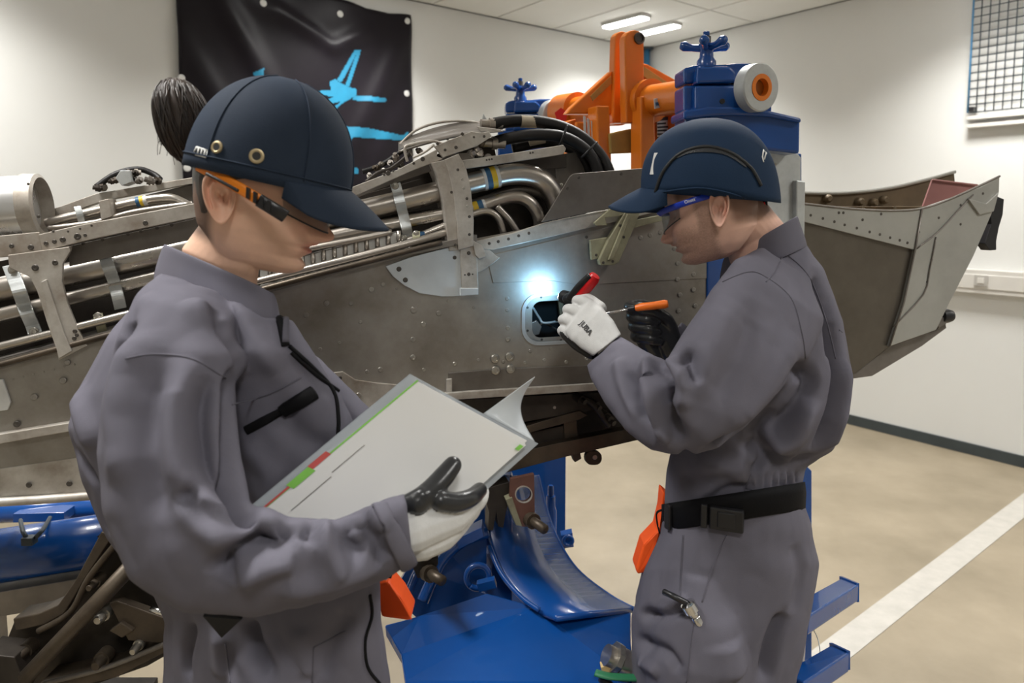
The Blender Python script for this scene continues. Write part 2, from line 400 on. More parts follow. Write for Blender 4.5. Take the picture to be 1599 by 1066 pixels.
# ---- banner on the left wall
def bl(px, py, off=.02): return on_left(px, py, off)
TLc, TR, BR, BL = bl(272, -62), bl(640, 24), bl(645, 292), bl(286, 300)
gu = np.linspace(0, 1, 70); gv = np.linspace(0, 1, 56); vs = []; fs = []
def bpoint(u, v):
    p = TLc.lerp(TR, u).lerp(BL.lerp(BR, u), v)
    sag = -.03 * (math.sin(math.pi * (u * 3 % 1)) ** 2) * (1 - v) * .0
    d = 0
    for (ax, ay, bx, by, am, wd) in [(1, .05, .62, .95, .030, .05), (.1, .0, .40, .62, .034, .05), (.38, .12, .62, .26, .03, .035), (.62, .26, .80, .13, .03, .035), (0, .3, .3, .9, .02, .05), (.98, .5, .75, .95, .018, .05), (.2, .05, .45, .2, .015, .05)]:
        abx, aby = bx - ax, by - ay; t = max(0, min(1, ((u - ax) * abx + (v - ay) * aby) / (abx ** 2 + aby ** 2)))
        dd = math.hypot(u - ax - t * abx, v - ay - t * aby); d += am * math.exp(-(dd / wd) ** 2) * (.35 + .65 * math.sin(math.pi * min(1, t * .9 + .1)))
    return p + nL * (d + .006) + Vector((0, 0, -.03)) * (math.sin(math.pi * 3 * u) ** 2 if v < .001 else 0)
bn = root('banner', (BL + BR) / 2, 'black vinyl banner with cyan aircraft drawings pinned to the wall', 'banner')
for v in gv:
    for u in gu: vs.append(bpoint(u, v))
nu = len(gu)
for b_ in range(len(gv) - 1):
    for a_ in range(nu - 1): fs.append((b_ * nu + a_, b_ * nu + a_ + 1, (b_ + 1) * nu + a_ + 1, (b_ + 1) * nu + a_))
bo = mk('sheet', vs, fs, 'banner', bn, smooth=True, fix=False)
so = bo.modifiers.new('s', 'SOLIDIFY'); so.thickness = .003; so.offset = 0
bt = bvh(bo)
for (x, y) in [(283, 122), (411, 5), (531, 22), (636, 33), (635, 146), (292, 262)]:
    P, N_ = cast(bt, [(x, y), (x + 1, y)])
    if P: lathe('eyelet', [(.022, 0), (.022, .004), (.014, .006), (.008, .006)], P[0], nL, 'label', bn, 16)
def inpoly(x, y, poly):
    r = False
    for (x0, y0), (x1, y1) in zip(poly, poly[1:] + poly[:1]):
        if (y0 > y) != (y1 > y) and x < (x1 - x0) * (y - y0) / (y1 - y0) + x0: r = not r
    return r
def printed(poly, st=1.6):
    xs = [p[0] for p in poly]; ys = [p[1] for p in poly]; vs = []; fs = []; ix = {}
    def gv_(i, j):
        if (i, j) not in ix:
            h = bt.ray_cast(CAM, ray(min(xs) + i * st, min(ys) + j * st).normalized())
            if h[0] is None: return None
            ix[(i, j)] = len(vs); vs.append(h[0] + nL * .004)
        return ix[(i, j)]
    for i in range(int((max(xs) - min(xs)) / st) + 1):
        for j in range(int((max(ys) - min(ys)) / st) + 1):
            if inpoly(min(xs) + (i + .5) * st, min(ys) + (j + .5) * st, poly):
                q = [gv_(i, j), gv_(i + 1, j), gv_(i + 1, j + 1), gv_(i, j + 1)]
                if None not in q: fs.append(q)
    if fs: mk('aircraft_print', vs, fs, 'cyan', bn, fix=False)
def tp(x, y): return (260 + x * .2626, y * .2626)
for poly in [
    [(1115, 300), (1155, 298), (1148, 325), (1085, 515), (1060, 512), (1125, 325), (1040, 490), (1010, 480)],
    [(970, 485), (1000, 470), (1020, 485), (1075, 515), (1130, 530), (1130, 560), (1115, 575), (1050, 610), (985, 665), (970, 655), (1040, 600), (940, 630), (930, 610), (990, 575), (860, 556), (860, 545), (975, 535)],
    [(1110, 570), (1200, 570), (1300, 585), (1308, 600), (1290, 608), (1180, 600), (1105, 596)],
    [(1035, 748), (1190, 760), (1380, 800), (1410, 800), (1430, 780), (1440, 792), (1420, 835), (1300, 828), (1110, 815), (1090, 840), (1075, 895), (1062, 850), (1050, 790)],
    [(515, 432), (580, 405), (575, 455), (520, 455)], [(1085, 990), (1140, 1000), (1140, 1030), (1085, 1040)]]:
    printed([tp(*q) for q in poly])
# ================================================================== THE ENGINE PYLON
P0 = W(850, 500, 1.62); _p1 = W(100, 500, 1.40); UD = (P0 - _p1); UD.z = 0; UD.normalize(); ND = Vector((UD.y, -UD.x, 0))
def pp(px, py, off=0.): return Wp(px, py, P0 + ND * off, ND)
PY = root('engine_pylon', Vector((P0.x, P0.y + .15, 1.02)), 'bare grey metal aircraft engine pylon with pipes along its top, held in the blue stand', 'aircraft pylon')
def plate(name, poly, off, th, m, parent=PY, bevel=.0012): return prism(name, [pp(x, y, off) for x, y in poly], -ND * th, m, parent, bevel)
def ptube(name, pts, rpx, m, parent=PY, off=0., k=6, seg=16):
    P = [pp(q[0], q[1], q[2] if len(q) > 2 else off) for q in pts]
    return tube(name, P, rpx * pxm(P[len(P) // 2].y), m, parent, seg, k)
_v, _f = lathev([(1, -.3), (1, .12), (.86, .34), (.45, .42), (.40, .30), (.01, .30)], (0, 0, 0), (0, 0, 1), 14)
bm_ = mk('rivet_master', _v, _f, 'bolt'); autosm(bm_, .6); RIV = bm_.data; bpy.data.objects.remove(bm_)
RIVD = RIV.copy(); RIVD.materials.clear(); RIVD.materials.append(M['boltd'])
RIVM = RIV.copy(); RIVM.materials.clear(); RIVM.materials.append(M['rivetm'])
QR = ND.to_track_quat('Z', 'Y')
def rivet(px, py, rpx, parent, off=0., me=None, name='rivet', hh=.5):
    c = pp(px, py, off); r = rpx * .88 * pxm(c.y); o = link(name, RIV if me is None else me, None, parent)
    o.location = c; o.rotation_mode = 'QUATERNION'; o.rotation_quaternion = QR; o.scale = (r, r, r * hh); return o
# main side panel with the access hole
outer = [(-240, 643.0), (0, 575), (230, 510), (415, 455), (640, 394), (745, 372), (860, 350), (1010, 316), (1190, 290), (1190, 590), (935, 600), (700, 612), (540, 640), (300, 690), (-240, 783.0)]
def rrect(x0, y0, x1, y1, c, k=5, sk=0.):
    P = []
    for (cx, cy, a0) in ((x1 - c, y1 - c, 0), (x0 + c, y1 - c, 90), (x0 + c, y0 + c, 180), (x1 - c, y0 + c, 270)):
        for i in range(k + 1):
            a = math.radians(a0 + 90 * i / k); x = cx + c * math.cos(a); y = cy + c * math.sin(a); P.append((x, y + (x - (x0 + x1) / 2) * sk))
    return P
hole = rrect(818, 459, 912, 535, 26, 6, -.06)
tri = tessellate_polygon([[Vector((*q, 0)) for q in outer], [Vector((*q, 0)) for q in hole]])
al = outer + hole; TH = .006
vs = [pp(x, y, 0) for x, y in al] + [pp(x, y, 0) - ND * TH for x, y in al]; n = len(al); no = len(outer)
fs = [tuple(t) for t in tri] + [tuple(i + n for i in t[::-1]) for t in tri]
for i in range(no): j = (i + 1) % no; fs.append((i, j, n + j, n + i))
nh_ = len(hole)
for i in range(nh_): j = (i + 1) % nh_; fs.append((no + i, no + j, n + no + j, n + no + i))
SP = mk('side_panel', vs, fs, 'steel', PY)
# lip round the hole: an outer land and a recessed inner flange
def framev(a, b, off, th):
    k = len(a); v = [pp(x, y, off) for x, y in a] + [pp(x, y, off) for x, y in b]; v += [p - ND * th for p in v]; f = []
    for i in range(k):
        j = (i + 1) % k
        f += [(i, j, k + j, k + i), (2 * k + i, 3 * k + i, 3 * k + j, 2 * k + j), (i, 2 * k + i, 2 * k + j, j), (k + i, k + j, 3 * k + j, 3 * k + i)]
    return v, f
ho = rrect(815, 456, 915, 538, 28, 6, -.06); hi = rrect(820, 461, 910, 533, 25, 6, -.06)
mk('hole_rim', *framev(ho, hi, .003, .004), 'cutout', SP, bevel=0)
h2 = rrect(816, 457, 914, 537, 27, 6, -.06); h3 = rrect(831, 469, 900, 526, 14, 6, -.06)
fl_ = mk('hole_flange', *framev(h2, h3, -.008, .003), 'steel', SP, bevel=0)
for (x, y) in [(824, 480), (824, 516), (845, 464), (846, 530), (880, 462), (876, 531)]: rivet(x, y, 2.2, fl_, -.008, RIVD, 'nutplate', 1)
# dark box behind the panel
def ibox(name, x0, y0, x1, y1, o0, o1, m):
    a = [pp(x, y, o0) for x, y in ((x0, y0), (x1, y0), (x1, y1), (x0, y1))]; prism(name, a, -ND * (o0 - o1), m, PY, 0)
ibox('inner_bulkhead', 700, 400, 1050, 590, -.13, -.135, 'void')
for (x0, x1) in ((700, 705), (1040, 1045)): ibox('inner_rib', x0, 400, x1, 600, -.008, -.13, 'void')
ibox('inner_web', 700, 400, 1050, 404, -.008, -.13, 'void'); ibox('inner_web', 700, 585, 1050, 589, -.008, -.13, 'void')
ptube('inner_cable', [(832, 480, -.04), (842, 496, -.05), (850, 504, -.05), (880, 500, -.06), (900, 498, -.07)], 2.0, 'clampm')
ptube('inner_cable', [(838, 512, -.06), (850, 505, -.07), (872, 516, -.08), (890, 528, -.09)], 1.6, 'mid')
plate('inner_bracket', [(828, 505), (838, 500), (846, 510), (842, 522), (830, 525)], -.045, .01, 'mid')
plate('inner_bracket', [(872, 470), (880, 468), (882, 500), (876, 505)], -.05, .01, 'inner')
# rear skin and belly so the pylon has its depth
plate('rear_panel', [(q[0], q[1]) for q in outer], -.34, .006, 'mid')
a = [pp(-240, 783, -.002), pp(300, 690, -.002), pp(540, 640, -.002), pp(700, 613, -.002), pp(1190, 591, -.002)]
vs = a + [q - ND * .33 for q in a]; vs += [q - ZU * .006 for q in vs]; m5 = 5; fs = []
for i in range(4): fs += [(i, i + 1, 6 + i, 5 + i), (10 + i, 15 + i, 16 + i, 11 + i), (i, 10 + i, 11 + i, i + 1), (5 + i, 6 + i, 16 + i, 15 + i)]
mk('belly_panel', vs, fs, 'dark', PY)
# seam plates on the panel
plate('doubler', [(760, 400), (860, 376), (1010, 340), (1190, 312), (1190, 430), (1000, 440), (905, 445), (860, 438), (770, 442)], .0018, .0018, 'steel')
plate('splice_strap', [(700, 582), (790, 575), (925, 570), (940, 600), (700, 613)], .003, .003, 'mid')
plate('bottom_rail', [(520, 652), (640, 628), (700, 613), (940, 598), (1100, 592), (1100, 601), (940, 609), (700, 625), (640, 640), (520, 664)], .012, .02, 'pale')
plate('rail_clip', [(697, 592), (706, 591), (706, 614), (697, 615)], .008, .006, 'pale')
plate('end_bracket', [(520, 582), (535, 580), (555, 593), (590, 598), (640, 602), (640, 640), (560, 652), (545, 640), (530, 605)], .006, .006, 'pale')
rivet(560, 617, 5, PY, .007, None, 'bolt'); rivet(531, 590, 3.5, PY, .007, RIVD, 'bolt')
for (x, y, r) in [(646, 484, 6.5), (685, 489, 5), (661, 506, 5), (645, 530, 5), (645, 558, 5.5), (594, 577, 5), (573, 580, 3.5), (478, 492, 5), (510, 473, 5), (548, 474, 4), (563, 503, 3.5), (580, 452, 5), (598, 444, 4),
                  (710, 568, 4), (747, 562, 3), (786, 565, 3), (792, 466, 4), (792, 484, 3.5), (793, 512, 4), (793, 530, 4.5), (828, 548, 3.5), (860, 544, 3), (820, 566, 3.5), (850, 562, 3.5), (884, 565, 3.5), (662, 577, 3.5), (716, 596, 5.5), (866, 597, 3), (812, 597, 3), (905, 590, 3.5), (916, 560, 3.5),
                  (460, 520, 4), (500, 545, 3.5), (530, 535, 3), (620, 450, 3), (700, 470, 3), (740, 480, 3)]:
    rivet(x, y, r, SP, .0 if x < 760 or y > 445 else .002, RIVM if (x + y) % 3 else None, 'rivet', .6)
for (x, y) in [(773, 560), (796, 557), (774, 578), (797, 576)]: rivet(x, y, 8.5, PY, .003, None, 'bolt', .9)
# rivet rows near the mechanic
for (x, y) in [(1000, 371), (1015, 367), (1031, 363), (1053, 388), (1058, 411), (1058, 436), (1062, 460), (1082, 404), (1083, 428), (1083, 452), (1086, 477), (1060, 485), (1085, 500), (1062, 510), (1086, 524)]: rivet(x, y, 4.2, SP, .002, RIVM, 'rivet', .6)
# pale gusset and its angle
GU = plate('gusset', [(602, 416), (640, 402), (700, 386), (722, 380), (745, 420), (746, 458), (725, 462), (690, 463), (655, 458), (632, 446), (614, 432)], .008, .006, 'white')
AN = plate('angle', [(718, 379), (740, 374), (745, 400), (747, 452), (721, 452)], .013, .006, 'pale')
plate('angle_foot', [(719, 450), (747, 450), (747, 460), (719, 462)], .02, .014, 'white')
plate('angle_ear', [(741, 392), (758, 384), (776, 400), (781, 402), (772, 410), (752, 423), (744, 426)], .009, .006, 'pale')
plate('angle_ear', [(737, 374), (754, 384), (760, 400), (748, 404), (742, 398)], .017, .012, 'pale')
for (x, y, r, pr, o_) in [(623, 420, 4.5, GU, .008), (633, 437, 4.5, GU, .008), (710, 402, 3.5, GU, .008), (732, 395, 3.5, AN, .013), (732, 428, 3.2, AN, .013), (726, 429, 1.5, AN, .013), (738, 428, 1.5, AN, .013)]: rivet(x, y, r, pr, o_, RIVD, 'bolt')
# ------- pipe bay: shelf, back skin, pipes
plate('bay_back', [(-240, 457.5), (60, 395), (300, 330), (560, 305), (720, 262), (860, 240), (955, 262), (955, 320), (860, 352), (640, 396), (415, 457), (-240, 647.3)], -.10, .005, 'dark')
plate('bay_shelf', [(-240, 624.8), (230, 500), (415, 445), (640, 388), (745, 366), (745, 376), (640, 398), (415, 458), (230, 512), (-240, 644.9)], .014, .10, 'mid')
ptube('shelf_edge', [(-240, 634.0, 0.016), (230, 506, 0.016), (415, 450, 0.016), (640, 391, 0.016), (690, 379, 0.016)], 4.5, 'brown', k=3)
p1 = ptube('bleed_pipe', [(-240, 502.2, -0.055), (100, 430, -0.055), (300, 386, -0.055), (520, 339, -0.055), (640, 311, -0.055), (740, 285, -0.055), (800, 272, -0.055), (838, 277, -0.055), (860, 295, -0.055), (872, 325, -0.055), (875, 350, -0.06)], 16.5, 'pipe', k=5, seg=24)
p2 = ptube('hydraulic_pipe', [(-240, 548.8, -0.04), (100, 468, -0.04), (300, 420, -0.04), (520, 368, -0.04), (640, 345, -0.04), (740, 325, -0.045), (795, 308, -0.045), (822, 312, -0.045), (838, 330, -0.045), (843, 352, -0.05)], 10, 'pipe', k=5, seg=20)
p3 = ptube('fuel_pipe', [(610, 381, -.03), (646, 371, -.03), (700, 350, -.03), (745, 332, -.03), (765, 331, -.03), (779, 342, -.03), (786, 364, -.03)], 5.5, 'pipe')
ptube('drain_pipe', [(776, 322, -.03), (795, 342, -.03), (808, 362, -.03)], 5, 'pipe')
ptube('drain_pipe', [(300, 428, -.03), (400, 406, -.02), (488, 387, -.015), (560, 373, -.015), (612, 362, -.015)], 5, 'pipe', k=4)
ptube('drain_pipe', [(-240, 601.3, 0.01), (83, 520, 0.01), (300, 465, 0.005), (464, 424, 0.0), (560, 400, 0.0), (640, 379, 0.0), (700, 362, -0.01)], 6, 'pipe', k=4)
ptube('upper_pipe', [(560, 350, -.07), (700, 330, -.075), (760, 312, -.075), (810, 296, -.075), (850, 305, -.075), (866, 335, -.075)], 8, 'mid')
def band(pipe, x, y, dx, dy, wpx, rpx, off, m):
    a = pp(x - dx * wpx, y - dy * wpx, off); b = pp(x + dx * wpx, y + dy * wpx, off); r = rpx * pxm(a.y)
    lathe('label_band', [(r, 0), (r, (b - a).length)], a, b - a, m, pipe, 24)
for (pipe, x, y, dx, dy, r, off, cols) in [(p1, 756, 280.5, .975, -.22, 17.3, -.055, [('label', 0, 2.5), ('lblue', 6, 4), ('lyel', 14, 4), ('label', 20.5, 2.5)]), (p2, 742, 325, .96, -.27, 10.6, -.045, [('lyel', 0, 4), ('lblue', 8, 4), ('label', 14, 2)]), (p3, 646, 371, .95, -.3, 6.2, -.03, [('label', 0, 2), ('lyel', 6, 4), ('lblue', 14, 4)])]:
    for m_, t, w_ in cols: band(pipe, x + dx * t, y + dy * t, dx, dy, w_, r, off, m_)
def pclamp(pts, wpx, off, m, bolts, th=.012):
    """strap over pipes: a bent band built from a pixel centre line"""
    P = [(x, y) for x, y, o_ in pts]; L = []; R = []
    V = catmull([pp(x, y, o_) for x, y, o_ in pts], 5); d = wpx * pxm(V[0].y)
    u = (UD - ZU * .0).normalized(); u = (UD * .97 + ZU * .2).normalized()
    vs = []; 
    for p in V: vs += [p - u * d, p + u * d, p + u * d - ND * .004, p - u * d - ND * .004]
    fs = []
    for i in range(len(V) - 1):
        for k_ in range(4): fs.append((i * 4 + k_, i * 4 + (k_ + 1) % 4, (i + 1) * 4 + (k_ + 1) % 4, (i + 1) * 4 + k_))
    fs += [(0, 3, 2, 1), tuple(len(vs) - 4 + q for q in range(4))]
    c = mk('pipe_clamp', vs, fs, m, PY, bevel=.0008)
    for x, y, o_, r in bolts:
        rivet(x, y, r, c, o_ + .002, None, 'bolt', 1.2); rivet(x, y, r * 1.5, c, o_, None, 'washer', .35)
    return c
pclamp([(617, 286, -.03), (621, 300, -.026), (625, 316, -.008), (629, 332, -.026), (632, 344, -.022), (635, 356, -.013), (637, 368, -.028), (640, 386, -.025)], 8, 0, 'clampm', [(617, 290, -.028, 4.5), (630, 372, -.022, 4.5)])
pclamp([(650, 362, -.01), (650, 372, .004), (648, 386, -.01)], 6, 0, 'olive', [(650, 365, -.004, 4)])
pclamp([(158, 385, -.03), (164, 402, -.026), (170, 420, -.006), (177, 438, -.03), (180, 450, -.022), (184, 464, -.012), (188, 482, -.028)], 9, 0, 'clampm', [(161, 390, -.028, 5)])
pclamp([(152, 490, -.01), (156, 505, .01), (160, 520, .0)], 7, 0, 'olive', [(153, 494, -.004, 5)])
pclamp([(14, 414, -.03), (22, 435, -.02), (30, 456, -.002), (36, 474, -.026), (42, 490, -.01), (50, 508, -.026), (54, 520, -.02)], 10, 0, 'clampm', [(20, 421, -.025, 5.5), (53, 518, -.018, 5.5)])
# slotted strip between the pipes: cells with pins
for row, (x0, y0, x1, y1, h) in enumerate([(404, 427, 622, 371, 22), (404, 446, 640, 389, 17)]):
    plate('slot_strip', [(x0, y0 - h / 2), (x1, y1 - h / 2), (x1, y1 + h / 2), (x0, y0 + h / 2)], -.024, .004, 'mid')
    k = 13
    for i in range(k):
        t = (i + .5) / k; x = x0 + (x1 - x0) * t; y = y0 + (y1 - y0) * t
        plate('slot_tile', [(x - 6.5, y - h * .36 + 1), (x + 5.5, y - h * .36 - 2), (x + 6, y + h * .36 - 2), (x - 6, y + h * .36 + 1)], -.019, .003, 'label')  # white tiles stand in for the lighted squares between the pins
        ptube('pin', [(x + 9, y - h * .5 - 2, -.016), (x + 10, y + h * .5 - 2, -.016)], 3.6, 'pipe', k=1, seg=10)
# frame rib over the pipes (near one) and the left one
RB = plate('frame_rib', [(674, 254), (697, 249), (706, 280), (712, 320), (714, 360), (715, 391), (701, 392), (697, 350), (692, 310), (684, 278)], .010, .10, 'pale')
RF = plate('rib_flange', [(694, 249), (716, 240), (728, 262), (736, 300), (740, 345), (739, 384), (716, 390), (714, 350), (709, 305), (702, 272)], .018, .008, 'pale')
for (x, y) in [(706, 253), (715, 265), (722, 280), (724, 294), (729, 310), (730, 322), (733, 338), (733, 366), (705, 300), (711, 382)]: rivet(x, y, 2.6, RF if x > 706 else RB, .018 if x > 706 else .010, RIVD if (x % 2) else None, 'bolt')
LB = plate('frame_bracket', [(12, 398), (108, 385), (110, 392), (98, 412), (97, 440), (106, 475), (122, 515), (136, 540), (92, 562), (86, 540), (72, 500), (58, 455), (46, 432), (14, 418)], .018, .008, 'pale')
plate('bracket_rib', [(64, 440), (72, 436), (100, 520), (112, 548), (92, 560), (84, 530)], .024, .008, 'pale')
for (x, y, r) in [(55, 418, 6), (86, 410, 5), (92, 521, 5.5), (117, 517, 4), (116, 528, 4), (120, 523, 3.5)]: rivet(x, y, r, LB, .018, RIVD, 'bolt')
# rails on top
def rail(name, poly, off, th, m='pale'): return plate(name, poly, off, th, m)
r1 = rail('top_rail', [(60, 366), (120, 352), (305, 317), (312, 322), (311, 338), (150, 372), (66, 392)], .012, .03)
for (x, y, r) in [(72, 380, 4), (85, 377, 4), (98, 374, 5), (121, 369, 6), (133, 367, 3), (227, 348, 4.5), (83, 361, 2.5), (106, 361, 2), (125, 357, 2), (143, 352, 2)]: rivet(x, y, r, r1, .012, RIVD, 'bolt')
r2 = rail('top_rail', [(66, 332), (150, 302), (305, 276), (305, 286), (160, 314), (70, 346)], -.16, .03)
plate('bay_back', [(60, 345), (305, 286), (305, 330), (60, 384)], -.17, .004, 'mid')
ptube('upper_pipe', [(72, 348, -.12), (140, 332, -.12), (215, 315, -.12), (262, 309, -.12), (285, 316, -.12), (298, 325, -.12)], 7, 'pipe')
pu = ptube('upper_pipe', [(76, 357, -.09), (150, 347, -.09), (210, 331, -.09), (300, 318, -.09)], 4.5, 'pipe')
for m_, t in (('lblue', 0), ('lyel', 6), ('label', 11)): band(pu, 216 + t, 315 - t * .2, .97, -.22, 3, 8, -.12, m_)
pclamp([(120, 322, -.10), (124, 334, -.095), (128, 350, -.1)], 5, 0, 'clampm', [])
plate('pipe_block', [(154, 314), (170, 310), (175, 338), (158, 344)], -.08, .05, 'pale')
plate('left_web', [(-240, 392), (60, 362), (66, 392), (112, 382), (110, 392), (-240, 424)], .004, .006, 'pale')
for (x, y, r) in [(48, 386, 5), (18, 384, 4)]: rivet(x, y, r, PY, .006, RIVD, 'bolt')
plate('web_panel', [(108, 384), (310, 340), (310, 372), (108, 416)], -.02, .004, 'mid')
for x in (160, 200, 220, 245, 268, 130): rivet(x, 384 - (x - 130) * .21 - 4, 3.2, PY, -.02, RIVD, 'rivet')
# bright duct at far left
a = pp(-180, 337, -.10); b = pp(47, 322, -.10); r_ = 50 * pxm(a.y)
L_ = (b - a).length
du = lathe('duct', [(r_, 0), (r_, L_ * .86), (r_ * 1.01, L_ * .86), (r_ * 1.01, L_)], a, b - a, 'duct', PY, 40)
c_ = pp(55, 321, -.10); lathe('duct_collar', [(r_ * .98, -.014), (r_ * 1.05, -.014), (r_ * 1.02, .012), (r_ * .9, .016), (r_ * .88, -.014)], c_, b - a, 'pale', du, 40)
rivet(44, 287, 2.5, du, -.04, RIVD, 'bolt'); rivet(60, 338, 3, du, -.03, RIVD, 'bolt')
# ---- upper centre: sloping rails, dome cover, fittings
u1 = rail('sloping_rail', [(544, 297), (552, 291), (620, 265), (684, 232), (682, 244), (692, 248), (640, 268), (555, 306)], -.01, .02)
u2 = rail('sloping_rail', [(678, 228), (736, 205), (752, 207), (764, 205), (768, 213), (745, 228), (692, 246)], .0, .012)
for (x, y, r, pr, o_) in [(606, 270, 4.5, u1, -.01), (614, 267, 2, u1, -.01), (600, 273, 2, u1, -.01), (646, 255, 2.5, u1, -.01), (660, 248, 4, u1, -.01), (683, 224, 2.8, u2, 0), (699, 217, 2.5, u2, 0), (722, 209, 3, u2, 0), (712, 230, 3, u2, 0), (695, 234, 2.5, u2, 0), (756, 213, 2.5, u2, 0), (740, 214, 2, u2, 0)]: rivet(x, y, r, pr, o_, RIVD, 'bolt')
plate('rail_web', [(550, 300), (700, 240), (740, 238), (742, 262), (690, 262), (620, 285), (553, 310)], -.04, .004, 'mid')
plate('bay_back', [(540, 302), (640, 262), (700, 232), (770, 214), (775, 246), (722, 272), (640, 305), (540, 335)], -.115, .005, 'dark')  # dark plate added to give the gaps behind the rail their shade
u3 = rail('top_rail', [(722, 250), (800, 239), (880, 226), (884, 232), (880, 241), (800, 253), (724, 264)], -.02, .02)
for x in (764, 768, 760, 828, 832): rivet(x, 249 - (x - 764) * .16, 1.8, u3, -.02, RIVD, 'bolt')
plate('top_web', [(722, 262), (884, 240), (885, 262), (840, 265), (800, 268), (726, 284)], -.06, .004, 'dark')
plate('bay_end', [(800, 258), (880, 240), (915, 236), (945, 262), (900, 300), (876, 322), (850, 282)], -.085, .005, 'mid')
for (x, y) in [(846, 266), (856, 261), (866, 256), (877, 289), (870, 262)]: rivet(x, y, 2.5, PY, -.084, RIVD, 'rivet')
plate('end_strip', [(868, 262), (873, 260), (876, 296), (870, 298)], -.075, .006, 'mid'); rivet(876, 289, 4, PY, -.07, None, 'fitting', 2.)
# dome cover: curved shell
dv = []; ds = 18
for i in range(ds + 1):
    t = i / ds; x = 622 + (786 - 622) * t; yt = 226 - 37 * math.sin(math.pi * min(1, t * .62 + .02)) ** .8 + (14 * max(0, t - .8) / .2 * .6)
    yb = 236 - 33 * t - 6 * math.sin(math.pi * t)
    for s_ in range(7):
        q = s_ / 6; y = yt + (yb - yt) * q; dv.append(pp(x, min(y, yb), -.03 - .16 * math.cos(q * math.pi / 2)))
df = [(i * 7 + s_, i * 7 + s_ + 1, (i + 1) * 7 + s_ + 1, (i + 1) * 7 + s_) for i in range(ds) for s_ in range(6)]
dm = mk('dome_cover', dv, df, 'mid', PY, smooth=True, fix=False); so = dm.modifiers.new('s', 'SOLIDIFY'); so.thickness = .004
ptube('cover_edge', [(624, 226, -.18), (650, 203, -.19), (690, 190.5, -.19), (735, 190, -.19), (770, 200, -.18), (784, 203, -.17)], 2.0, 'pale')
plate('cover_tip', [(744, 197), (782, 202), (786, 205), (766, 207), (750, 205)], -.02, .003, 'pale')
plate('cover_tab', [(751, 192), (755, 177), (763, 190), (764, 195)], -.10, .004, 'clampm')
# harness and fittings tucked behind the sloping rail
random.seed(3)
ptube('harness', [(566, 268, -.05), (585, 262, -.05), (605, 252, -.05), (628, 236, -.05), (650, 224, -.05)], 4, 'rubber')
ptube('harness', [(572, 284, -.03), (590, 270, -.03), (612, 262, -.03), (640, 240, -.03)], 3.2, 'dark')
ptube('fitting_pipe', [(636, 252, -.02), (632, 232, -.02), (640, 226, -.02), (672, 220, -.02), (690, 224, -.02)], 2.2, 'pale', k=4)
ptube('fitting_pipe', [(645, 246, -.02), (662, 238, -.02), (678, 226, -.02)], 2.0, 'pale')
for (x, y, r) in [(588, 263, 5), (600, 268, 5), (610, 255, 5), (618, 246, 6), (624, 256, 6), (577, 275, 4.5), (638, 238, 5), (655, 236, 5), (595, 256, 4), (628, 264, 5), (748, 238, 7), (736, 240, 6), (762, 246, 6), (752, 222, 6)]:
    c = pp(x, y, -.045); d = Vector((random.uniform(-1, 1), -.6, random.uniform(-.6, 1))).normalized(); rr_ = r * pxm(c.y)
    lathe('fitting', [(rr_ * .7, -rr_), (rr_ * .7, -rr_ * .4), (rr_, -rr_ * .4), (rr_, rr_ * .5), (rr_ * .6, rr_ * .5), (rr_ * .6, rr_ * 1.3)], c, d, random.choice(['pale', 'mid', 'brown', 'pipe']), PY, 6 if random.random() < .5 else 14)
# top left fittings heap
pc = plate('actuator_block', [(180, 278), (188, 266), (203, 266), (206, 284), (190, 290)], -.13, .05, 'clampm')
for i in range(16):
    x = random.uniform(150, 250); y = 288 - 16 * math.sin((x - 150) / 100 * math.pi) * random.random() - (4 if x > 180 else 0) + (6 if x < 175 else 0)
    c = pp(x, y, -.15 + random.uniform(-.02, .02)); d = Vector((random.uniform(-1, 1), -.5, random.uniform(-.5, .5))).normalized(); rr_ = random.uniform(4, 7) * pxm(c.y)
    lathe('fitting', [(rr_ * .7, -rr_), (rr_ * .7, -rr_ * .3), (rr_, -rr_ * .3), (rr_, rr_ * .5), (rr_ * .6, rr_ * .5), (rr_ * .6, rr_ * 1.2)], c, d, random.choice(['brown', 'mid', 'dark', 'pale']), PY, 8)
ptube('harness', [(150, 292, -.15), (180, 272, -.16), (215, 264, -.17), (240, 272, -.17), (250, 280, -.16)], 4.5, 'rubber')
# ---- black hoses
h1 = ptube('hose', [(768, 194, -.10), (800, 189, -.10), (830, 189, -.10), (870, 196, -.09), (905, 212, -.08), (932, 236, -.07), (948, 262, -.06), (954, 290, -.06)], 9.5, 'rubber', seg=18)
h2_ = ptube('hose', [(772, 222, -.08), (800, 215, -.08), (840, 210, -.07), (880, 214, -.065), (912, 232, -.06), (930, 256, -.055), (936, 285, -.055)], 9, 'rubber', seg=18)
h3_ = ptube('hose', [(800, 232, -.12), (850, 222, -.11), (890, 232, -.10), (915, 255, -.09), (922, 285, -.09)], 8, 'rubber', seg=18)
a = pp(813, 189, -.10); b = pp(838, 190, -.10); lathe('hose_wrap', [(.0148, 0), (.0148, (b - a).length)], a, b - a, 'wrap', h1)
a = pp(826, 219, -.09); b = pp(850, 214, -.085); lathe('hose_wrap', [(.0138, 0), (.0138, (b - a).length)], a, b - a, 'wrap', h2_)
for (x, y, x2, y2) in [(886, 196, 874, 226), (932, 222, 908, 246)]: ptube('cable_tie', [(x, y, -.055), ((x + x2) / 2, (y + y2) / 2, -.045), (x2, y2, -.055)], 1.8, 'plastic', h1)
for (x, y, o_) in [(764, 194, -.10), (768, 223, -.08)]:
    c = pp(x, y, o_); lathe('hose_end', [(.011, -.02), (.011, 0), (.015, 0), (.015, .012), (.0125, .012), (.0125, .03)], c, UD, 'pipe', PY, 12)
